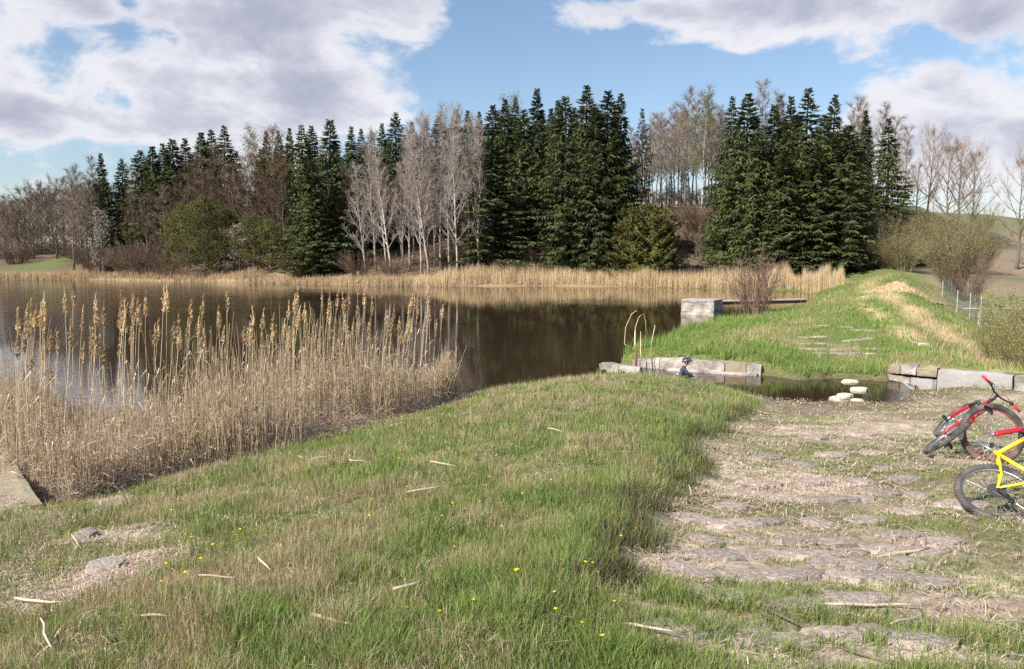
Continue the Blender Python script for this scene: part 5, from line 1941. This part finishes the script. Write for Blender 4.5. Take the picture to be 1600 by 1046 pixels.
def litter():
    """dry straw lying flat on path, banks and among the grass"""
    n = 260000
    x, y, r = scatter(n, 2.5, 24)
    pond = poly_sd(SHORE, x, y)
    st = poly_sd(STREAM, x, y)
    chn = poly_sd(CHANNEL, x, y)
    pathm, corner, forest, dam = region(x, y)
    n2 = fbm(x, y, .5, 131, 3)
    rl = np.clip(1.4 + pond / .8, 0, 1) * (y < 16.5) * (x < .3)
    d = np.where(pathm > .5, np.clip((n2 - .36) * 3.0, .03, .9) * np.clip((r - 3.2) / 4, .35, 1), .10 * np.clip((n2 - .4) * 4, .1, 1))
    d = np.maximum(d, corner * .8)
    d = np.maximum(d, rl * .9)
    nb = np.clip(1 - np.abs(-st - .6) / .8, 0, 1) * (y < 17) * (x > 4)
    d = np.maximum(d, nb * .9)
    d = np.maximum(d, ((x > 8) & (y > 12) & (y < 16.5)) * .35)
    lx_ = (x + 4.52) * math.cos(math.radians(38)) + (y - 7.55) * math.sin(math.radians(38))
    ly_ = -(x + 4.52) * math.sin(math.radians(38)) + (y - 7.55) * math.cos(math.radians(38))
    slab = (lx_ < -.12 - .25 * ly_) & (lx_ > -1.6) & (ly_ > .03) & (ly_ < 2.5)
    d = np.maximum(d, slab * .85)
    ok = ((pond < .1) | slab) & (st < -.03) & (chn < -.05) & (NR.random(n) < d) & (dam < .5)
    x, y, r, slab = x[ok], y[ok], r[ok], slab[ok]
    m = len(x)
    z = np.where(slab, .372, H(x, y))
    L_ = NR.uniform(.02, .11, m) * np.where(NR.random(m) < .08, 2.2, 1)
    a = NR.uniform(0, np.pi * 2, m)
    w = NR.uniform(.0012, .0026, m) * np.maximum(1, r / 5) ** .8
    t = NR.uniform(-.12, .22, m)
    d3 = np.stack([np.cos(a), np.sin(a), t], 1)
    s3 = np.stack([-np.sin(a), np.cos(a), np.zeros(m)], 1)
    p = np.stack([x, y, z + .008 + NR.uniform(0, .025, m)], 1)
    A, B = p - d3 * L_[:, None] / 2, p + d3 * L_[:, None] / 2
    mid = p + np.stack([np.zeros(m), np.zeros(m), NR.uniform(0, .02, m)], 1)
    V = np.stack([A - s3 * w[:, None], A + s3 * w[:, None], mid + s3 * w[:, None], mid - s3 * w[:, None], B], 1).reshape(-1, 3)
    base = np.arange(m)[:, None] * 5
    F = np.concatenate([base + np.array([0, 1, 2]), base + np.array([0, 2, 3]), base + np.array([3, 2, 4])], 1).reshape(-1, 3)
    c = lerp(np.tile((.42, .33, .255), (m, 1)), (.69, .58, .46), NR.random(m) ** 1.2) * NR.uniform(.7, 1.15, m)[:, None]
    c = np.where((NR.random(m) < .25)[:, None], c * np.array((.72, .6, .58)), c)
    o = np_mesh('dry_straw', V, F, M_straw, np.repeat(c, 5, axis=0))
    tag(o, 'dry straw and broken stalks lying on the path and banks', 'straw', kind='stuff')
    print('litter tris', len(F))


litter()

# reed bed ----------------------------------------------------------
BED = np.array([V2(p) for p in (at(-30, 705, 0), at(20, 748, 0), at(62, 790, 0.0), at(150, 766, 0), at(250, 741, 0), at(400, 701, 0), at(540, 671, 0), at(640, 648, 0), at(690, 630, 0))])
_bl = np.concatenate([[0], np.cumsum(np.hypot(*np.diff(BED, axis=0).T))])


def bed_pts(n, depth=3.6, ulo=0.0):
    s = NR.uniform(ulo, 1, n) * _bl[-1]
    bx, by = np.interp(s, _bl, BED[:, 0]), np.interp(s, _bl, BED[:, 1])
    i = np.clip(np.searchsorted(_bl, s) - 1, 0, len(BED) - 2)
    e = BED[i + 1] - BED[i]
    e = e / np.hypot(e[:, 0], e[:, 1])[:, None]
    nx, ny = -e[:, 1], e[:, 0]
    endt = np.clip((_bl[-1] - s) / 2.2, .12, 1)
    q = NR.random(n) ** 1.15 * depth * endt - .35
    return bx + nx * q, by + ny * q, q, s


def ribbons(P0, P1, P2, w0, w1, w2, col, sides=3):
    """bent tapered stalks through three points with a triangular section"""
    n = len(P0)
    ang = NR.uniform(0, 6.28, n)
    V = []
    for P, w in ((P0, w0), (P1, w1), (P2, w2)):
        for k in range(sides):
            a = ang + k * 2 * np.pi / sides
            V.append(P + np.stack([np.cos(a) * w, np.sin(a) * w, np.zeros(n)], 1))
    V = np.stack(V, 1).reshape(-1, 3)
    nv = 3 * sides
    base = np.arange(n)[:, None] * nv
    fs = []
    for j in range(2):
        for k in range(sides):
            k2 = (k + 1) % sides
            fs.append(base + np.array([j * sides + k, j * sides + k2, (j + 1) * sides + k2, (j + 1) * sides + k]))
    F = np.concatenate(fs, 1).reshape(-1, 4)
    return V, F, np.repeat(col, nv, axis=0)


def reed_bed():
    n = 10000
    x, y, q, s = bed_pts(n)
    cl = fbm(x, y, .7, 151, 2)
    keep = NR.random(n) < np.clip((cl - .30) * 4, .12, 1)
    x, y, q, s = x[keep], y[keep], q[keep], s[keep]
    n = len(x)
    z = np.minimum(H(x, y), .6)
    mid = np.clip((s / _bl[-1] - .15) * 2, 0, 1)
    clump = np.clip((fbm(x, y, 1.0, 157, 2) - .30) * 2.6, 0, 1)
    hgt = (.6 + .8 * NR.random(n)) * (.75 + 1.0 * clump * NR.random(n) ** .7) * np.clip(.6 + (q + .35) * .5, .5, 1)
    la = NR.uniform(0, 6.28, n)
    lm = NR.uniform(.0, .13, n) + .55 * (NR.random(n) < .12) * NR.random(n)
    P0 = np.stack([x, y, z - .05], 1)
    lv = np.stack([np.cos(la) * lm, np.sin(la) * lm, np.zeros(n)], 1) * hgt[:, None]
    zz = np.zeros((n, 3)); zz[:, 2] = hgt
    P1 = P0 + zz * .52 + lv * .4 + NR.normal(0, .018, (n, 3))
    P2 = P0 + zz + lv
    top = z + hgt
    P2[:, 2] = np.where(P2[:, 2] > 2.15, 2.15 - NR.random(n) * .5, P2[:, 2])
    w = NR.uniform(.0030, .0052, n)
    col = lerp(np.tile((.56, .42, .27), (n, 1)), (.80, .67, .48), NR.random(n)) * NR.uniform(.75, 1.15, n)[:, None]
    V, F, c = ribbons(P0, P1, P2, w, w * .85, w * .5, col)
    o = np_mesh('reed_bed', V, F, M_reed, c)
    tag(o, 'dense tan stand of dry reed stalks at the near shore', 'reeds', kind='stuff')
    # leaves hanging off the stalks and a broken tangle near the ground
    k = 9000
    i = NR.integers(0, n, k)
    t = NR.uniform(.1, .95, k)[:, None]
    p = np.where(t < .52, P0[i] + (P1[i] - P0[i]) * t / .52, P1[i] + (P2[i] - P1[i]) * (t - .52) / .48)
    a = NR.uniform(0, 6.28, k)
    L_ = NR.uniform(.12, .38, k)
    e = NR.uniform(.2, 1.35, k)
    d = np.stack([np.cos(a) * np.cos(e), np.sin(a) * np.cos(e), np.sin(e)], 1)
    sd_ = np.stack([-np.sin(a), np.cos(a), NR.uniform(-.6, .6, k)], 1)
    wl_ = NR.uniform(.003, .007, k)[:, None]
    m_ = p + d * L_[:, None] * .5
    tp = m_ + (d * np.array((1, 1, .4)) - np.array((0, 0, .45))) * L_[:, None] * .5
    V = np.stack([p, m_ + sd_ * wl_, m_ - sd_ * wl_, tp], 1).reshape(-1, 3)
    b = np.arange(k)[:, None] * 4
    F = np.concatenate([b + np.array([0, 1, 2]), b + np.array([1, 3, 2])], 1).reshape(-1, 3)
    c = lerp(np.tile((.52, .39, .26), (k, 1)), (.76, .65, .50), NR.random(k)) * NR.uniform(.75, 1.15, k)[:, None]
    # tangle
    k2 = 17000
    x2, y2, q2, s2 = bed_pts(k2, 1.7)
    z2 = np.maximum(H(x2, y2), -.05)
    p2 = np.stack([x2, y2, z2 + NR.random(k2) ** 1.6 * (.10 + .48 * np.clip(q2 + .45, 0, 1))], 1)
    a = NR.uniform(0, 6.28, k2)
    e = NR.normal(0, .55, k2)
    L_ = NR.uniform(.12, .5, k2)
    d = np.stack([np.cos(a) * np.cos(e), np.sin(a) * np.cos(e), np.sin(e)], 1) * L_[:, None]
    w2 = NR.uniform(.002, .0045, k2)[:, None]
    up = np.array((0, 0, 1.0)) * w2
    V2_ = np.stack([p2 - d / 2 - up, p2 - d / 2 + up, p2 + d / 2 + up * .4, p2 + d / 2 - up * .4], 1).reshape(-1, 3)
    b2 = np.arange(k2)[:, None] * 4
    F2 = np.concatenate([b2 + np.array([0, 1, 2]), b2 + np.array([0, 2, 3])], 1).reshape(-1, 3)
    c2 = lerp(np.tile((.54, .41, .33), (k2, 1)), (.78, .66, .55), NR.random(k2)) * NR.uniform(.7, 1.1, k2)[:, None]
    V, F, c = join([(V, F, np.repeat(c, 4, axis=0)), (V2_, F2, np.repeat(c2, 4, axis=0))])
    o = np_mesh('reed_leaves', V, F, M_reed, c)
    tag(o, 'broken dry leaves and stalks tangled in the near reed bed', 'reed litter', kind='stuff')


reed_bed()


def reed_proto(seed):
    rg = random.Random(seed)
    root = empty('plumed_reed')
    bend = rg.uniform(.03, .12)
    pts = [Vector((bend * (i / 6) ** 2, .02 * math.sin(i * 1.3 + seed), i / 6 * .90)) for i in range(7)]
    mb = MB()
    mb.tube([p - Vector((0, 0, .06 if i == 0 else 0)) for i, p in enumerate(pts)], [.0052, .005, .0047, .0043, .0038, .0032, .0025], 5)
    mb.build('stalk', M_stalk, root, True)
    # feathery plume: drooping tufts off a short rachis
    mb = MB()
    d = (pts[-1] - pts[-2]).normalized()
    side = Vector((1, 0, 0))
    n = 64
    for k in range(n):
        t = k / (n - 1)
        p = pts[-1] + d * (.095 * t) - Vector((0, 0, .01))
        a = rg.uniform(0, 6.283)
        o_ = Vector((math.cos(a) + .9, math.sin(a), 0)).normalized()
        w = math.sin(math.pi * min(1, t * .82 + .16)) * .034 + .004
        q = p + o_ * w * rg.uniform(.5, 1.0) + Vector((0, 0, rg.uniform(.0, .035)))
        # z is stretched by the height scale, so these stay short
        sdv = o_.cross(Vector((0, 0, 1))) * rg.uniform(.005, .010)
        e = q + o_ * .016 - Vector((0, 0, rg.uniform(.002, .016)))
        mb.add([p, q + sdv, e, q - sdv], [(0, 1, 2), (0, 2, 3)])
    for k in range(8):
        p = pts[-1] + d * (.10 + .03 * rg.random())
        mb.spike(p, p + Vector((rg.uniform(-.01, .03), rg.uniform(-.02, .02), .03)), .006)
    mb.build('plume', M_plume, root)
    for k in range(2):
        t = rg.uniform(.35, .8)
        p = pts[int(t * 6)]
        a = rg.uniform(0, 6.28)
        o_ = Vector((math.cos(a), math.sin(a), 0))
        mb = MB()
        s_ = o_.cross(Vector((0, 0, 1))) * .006
        m_ = p + o_ * .14 + Vector((0, 0, .09))
        e = m_ + o_ * .14 - Vector((0, 0, .07))
        mb.add([p, m_ + s_, m_ - s_, e], [(0, 1, 2), (1, 3, 2)])
        mb.build('leaf', M_stalk, root)
    return root


PLUMES = [(19, 476), (27, 493), (37, 478), (49, 471), (60, 482), (77, 459), (98, 508), (109, 452), (108, 432), (130, 472), (150, 462), (165, 525), (180, 487), (197, 449), (208, 470), (220, 458), (245, 449), (261, 447), (286, 471), (301, 460), (312, 498), (322, 515),
          (343, 511), (360, 452), (380, 505), (395, 484), (398, 480), (414, 492), (375, 512), (440, 471), (450, 480), (457, 452), (459, 488), (472, 495), (480, 477), (490, 502), (503, 452), (519, 452), (536, 454), (547, 459), (555, 472), (565, 428), (571, 452),
          (570, 500), (602, 486), (611, 478), (633, 477), (640, 467), (650, 462), (655, 453), (665, 447), (675, 450), (690, 477), (622, 502), (586, 519), (514, 527), (418, 510), (425, 514), (409, 524), (449, 518), (490, 527),
          (190, 470), (202, 462), (214, 480), (236, 500), (152, 500), (140, 515), (70, 520), (30, 530), (270, 520), (290, 500), (506, 475), (528, 470), (560, 490), (575, 520), (542, 508), (606, 510), (645, 490), (658, 475), (668, 480), (634, 500), (470, 520), (436, 500)]
PLUMES += [(min(u + RG.uniform(-16, 16), 690), v + RG.uniform(6, 60)) for u, v in PLUMES[::1] if RG.random() < .9]
rprot = [reed_proto(500 + i) for i in range(5)]
used = set()
GRP = 'plumed reeds standing above the near reed bed'
for i, (u, v) in enumerate(PLUMES):
    sdist = np.interp(u, [20, 700], [.17, .985]) * _bl[-1]
    D = np.interp(u, [0, 60, 250, 400, 540, 650, 705], [8.6, 8.9, 10.1, 11.5, 12.8, 14.1, 15.2]) + RG.uniform(.6, 2.6) * (1 if u < 600 else .6)
    t_ = atd(u - 6 * (u > 600), v, D)
    g = max(-.5, h1(t_.x, t_.y))
    pk = i % 5
    if pk not in used:
        o = rprot[pk]; used.add(pk)
    else:
        o = copy_tree(rprot[pk])
    hgt = (t_.z - g) / 1.03
    az = RG.uniform(-1.0, 1.0)
    o.location = (t_.x - .08 * math.cos(az), t_.y - .08 * math.sin(az), g)
    o.rotation_euler = (RG.uniform(-.05, .05), RG.uniform(-.04, .06), az)
    o.scale = (1.0, 1.0, hgt)
    tag(o, 'tall dry reed with a tan feathery plume in the near reed bed', 'reed', GRP)


def reed_belt():
    """the reed belt along the far shore and by the dam"""
    L_ = [(1318, 470, 408), (1300, 463, 408), (1250, 455, 410), (1180, 452, 415), (1100, 451, 416), (1000, 449, 416), (900, 447.5, 414), (780, 447, 410), (690, 447.5, 420), (650, 447.5, 424)]
    pts = np.array([V2(at(u, v, 0)) for u, v, t in L_])
    hts = np.array([atd(u, t, at(u, v, 0).y + 2).z for u, v, t in L_])
    sl_ = np.concatenate([[0], np.cumsum(np.hypot(*np.diff(pts, axis=0).T))])
    n = 15000
    s = NR.uniform(0, sl_[-1], n)
    bx, by = np.interp(s, sl_, pts[:, 0]), np.interp(s, sl_, pts[:, 1])
    hh = np.interp(s, sl_, hts)
    q = NR.uniform(-.5, 4.0, n)
    bx = bx + np.where(s < 12, q * .25, 0)
    by = by + q
    zg = np.maximum(H(bx, by), -.05)
    z = zg
    rag = fbm(bx, by, 1.5, 171, 3)
    top = np.maximum(hh * (.30 + .80 * rag) * np.clip((6.5 + .25 * s - 0) / 8, .5, 1) - zg * .35 + NR.normal(0, .12, n), .45)
    col = lerp(np.tile((.52, .39, .22), (n, 1)), (.74, .60, .39), NR.random(n)) * NR.uniform(.75, 1.1, n)[:, None]
    a = blades(bx, by, z, top, np.full(n, .034), col, NR.uniform(0, .14, n), 1)
    # left shore fringe, lower and broken
    Lf = [(640, 447.5), (500, 445), (300, 440.5), (100, 437.5), (0, 438), (-120, 438)]
    pts = np.array([V2(at(u, v, 0)) for u, v in Lf])
    sl_ = np.concatenate([[0], np.cumsum(np.hypot(*np.diff(pts, axis=0).T))])
    n2 = 9000
    s = NR.uniform(0, sl_[-1], n2)
    bx, by = np.interp(s, sl_, pts[:, 0]), np.interp(s, sl_, pts[:, 1])
    rag = fbm(bx, by, 3.0, 173, 3)
    by = by + NR.uniform(-.3, 3.0, n2)
    zg = np.maximum(H(bx, by), -.05)
    top = np.maximum(.35 + 1.6 * np.clip(rag - .28, 0, 1) + NR.normal(0, .12, n2), .2)
    col = lerp(np.tile((.38, .27, .17), (n2, 1)), (.56, .43, .27), NR.random(n2)) * NR.uniform(.75, 1.1, n2)[:, None]
    b = blades(bx, by, zg, top, np.full(n2, .05), col, NR.uniform(0, .3, n2), 1)
    V, F, c = join([a, b])
    o = np_mesh('reed_belt', V, F, M_reed, c)
    tag(o, 'pale belt of dry reeds along the far shore', 'reeds', kind='stuff')


reed_belt()

# yellow flowers in the lawn
mb = MB()
mb.tube([(0, 0, 0), (.004, 0, .07), (.006, .003, .12)], [.0016, .0015, .0014], 4)
M_stem = mat('flower_stem', (.10, .16, .04))
M_pet = mat('yellow_petal', (.80, .62, .01), rough=.5, trans=.3)
fl = empty('buttercup')
mb.build('stem', M_stem, fl)
mb = MB()
for k in range(7):
    a = k * 2 * math.pi / 7
    d = Vector((math.cos(a), math.sin(a), .45)).normalized()
    s_ = Vector((-math.sin(a), math.cos(a), 0)) * .009
    p = Vector((.006, .003, .12))
    mb.add([p, p + d * .012 + s_, p + d * .021, p + d * .012 - s_], [(0, 1, 2), (0, 2, 3)])
mb.build('petals', M_pet, fl)
FL = [(268, 800), (275, 845), (282, 857), (296, 848), (285, 860), (315, 880), (257, 887), (296, 898), (245, 907), (338, 856), (360, 812), (375, 836), (388, 828), (392, 833), (369, 838), (336, 770), (348, 740), (283, 934), (808, 900), (803, 896), (880, 893), (869, 953), (875, 925), (880, 880), (907, 883), (919, 879), (929, 894), (961, 937), (902, 975), (945, 1005),
      (691, 887), (689, 812), (707, 783), (708, 852), (688, 958), (633, 957), (735, 945), (572, 811), (575, 782), (580, 740), (630, 755), (628, 765), (625, 717), (642, 716), (650, 712), (692, 695), (800, 670), (815, 672), (760, 705), (765, 714), (765, 750), (763, 760), (817, 765), (820, 772), (845, 735), (865, 752), (785, 822), (970, 840),
      (440, 745), (448, 765), (472, 768), (600, 718), (742, 688), (902, 704), (915, 735), (1180, 808), (1196, 840), (905, 703), (980, 700)]
first = True
for u, v in FL:
    z = .75
    for _ in range(4):
        p = at(u, v, z + .1)
        z = h1(p.x, p.y)
    o = fl if first else copy_tree(fl)
    first = False
    k = RG.uniform(.9, 1.4)
    o.location = (p.x, p.y, z)
    o.rotation_euler = (RG.uniform(-.25, .25), RG.uniform(-.25, .25), RG.uniform(0, 6.28))
    o.scale = (k * .5, k * .5, k * .8)
    tag(o, 'small yellow flower standing in the grass', 'flower', 'yellow flowers in the lawn and path')

# larger dry stalks lying about
STK = [(515, 968, .34, -.65, .016, 'thick pale reed piece lying in the grass at the bottom left of centre'), (640, 916, .20, .7, .017, 'short bleached stalk lying aslant in the middle of the lawn'), (342, 903, .22, .1, .009, 'thin pale twig among the yellow flowers at the left'),
       (412, 882, .2, -.9, .010, 'curved tan stalk below the flower patch'), (505, 714, .25, .5, .014, 'pale stalk in the grass just below the reed bed'), (470, 714, .16, -.9, .010, 'small broken stalk near the reed bed edge'), (693, 726, .28, -.4, .013, 'bleached stalk in the upper middle of the lawn'), (664, 765, .28, .2, .013, 'light broken stalk left of the centre of the lawn'),
       (868, 672, .24, -.8, .011, 'short pale stalk near the top of the lawn'), (1254, 972, .52, -1.05, .012, 'long brown stick lying across the near paving stones'), (1365, 938, .55, .05, .015, 'long pale flat stalk lying on the path at lower right'), (1012, 982, .26, -.6, .013, 'pale stalk at the foot of the grass brow'), (1405, 858, .5, .3, .018, 'bundle-like pale stalk lying on the straw in the middle of the path'),
       (1421, 678, .5, 1.2, .022, 'dark twisted branch lying on the path left of the red bicycle'), (1420, 960, .3, .5, .009, 'thin pale twig in the green at lower right'), (1368, 1018, .3, -.75, .009, 'thin brown twig at the bottom right corner'), (60, 940, .35, -.3, .013, 'pale split stalk on the trampled straw at lower left'), (72, 990, .35, -.95, .010, 'thin white stalk at the left bottom'),
       (240, 963, .16, -.3, .013, 'small pale chip in the grass at lower left'), (118, 845, .28, -.9, .010, 'bleached stalk beside the grey stone in the straw'), (560, 720, .2, .2, .010, 'thin straw coloured stalk under the right half of the reed bed'), (705, 668, .22, 1.25, .008, 'thin reed leaning at the right end of the reed bed')]
for u, v, L_, rz, r_, lab in STK:
    z = .75
    for _ in range(4):
        p = at(u, v, z + .05)
        z = h1(p.x, p.y)
    rgk = random.Random(int(u * 7 + v))
    mb = MB()
    pts = [Vector(((t - .5) * L_, rgk.uniform(-.02, .02) * L_ * 1.2, .008 * rgk.random())) for t in (0, .25, .5, .75, 1)]
    mb.tube(pts, [r_ * q_ for q_ in (.4, .62, .6, .5, .25)], 6)
    brown = 'brown' in lab or 'dark' in lab
    o = mb.build('dry_stalk', M_bark_grey if brown else (M_stalk if 'tan' in lab or 'straw' in lab else M_bleach), smooth=True)
    lift = .05 if not (path_side(np.array([p.x]), np.array([p.y]))[0] > .2) else .02
    o.location = (p.x, p.y, z + lift)
    o.rotation_euler = (RG.uniform(-.1, .1), RG.uniform(-.12, .12), rz)
    tag(o, lab, 'stick', 'dry stalks and sticks lying on the ground')
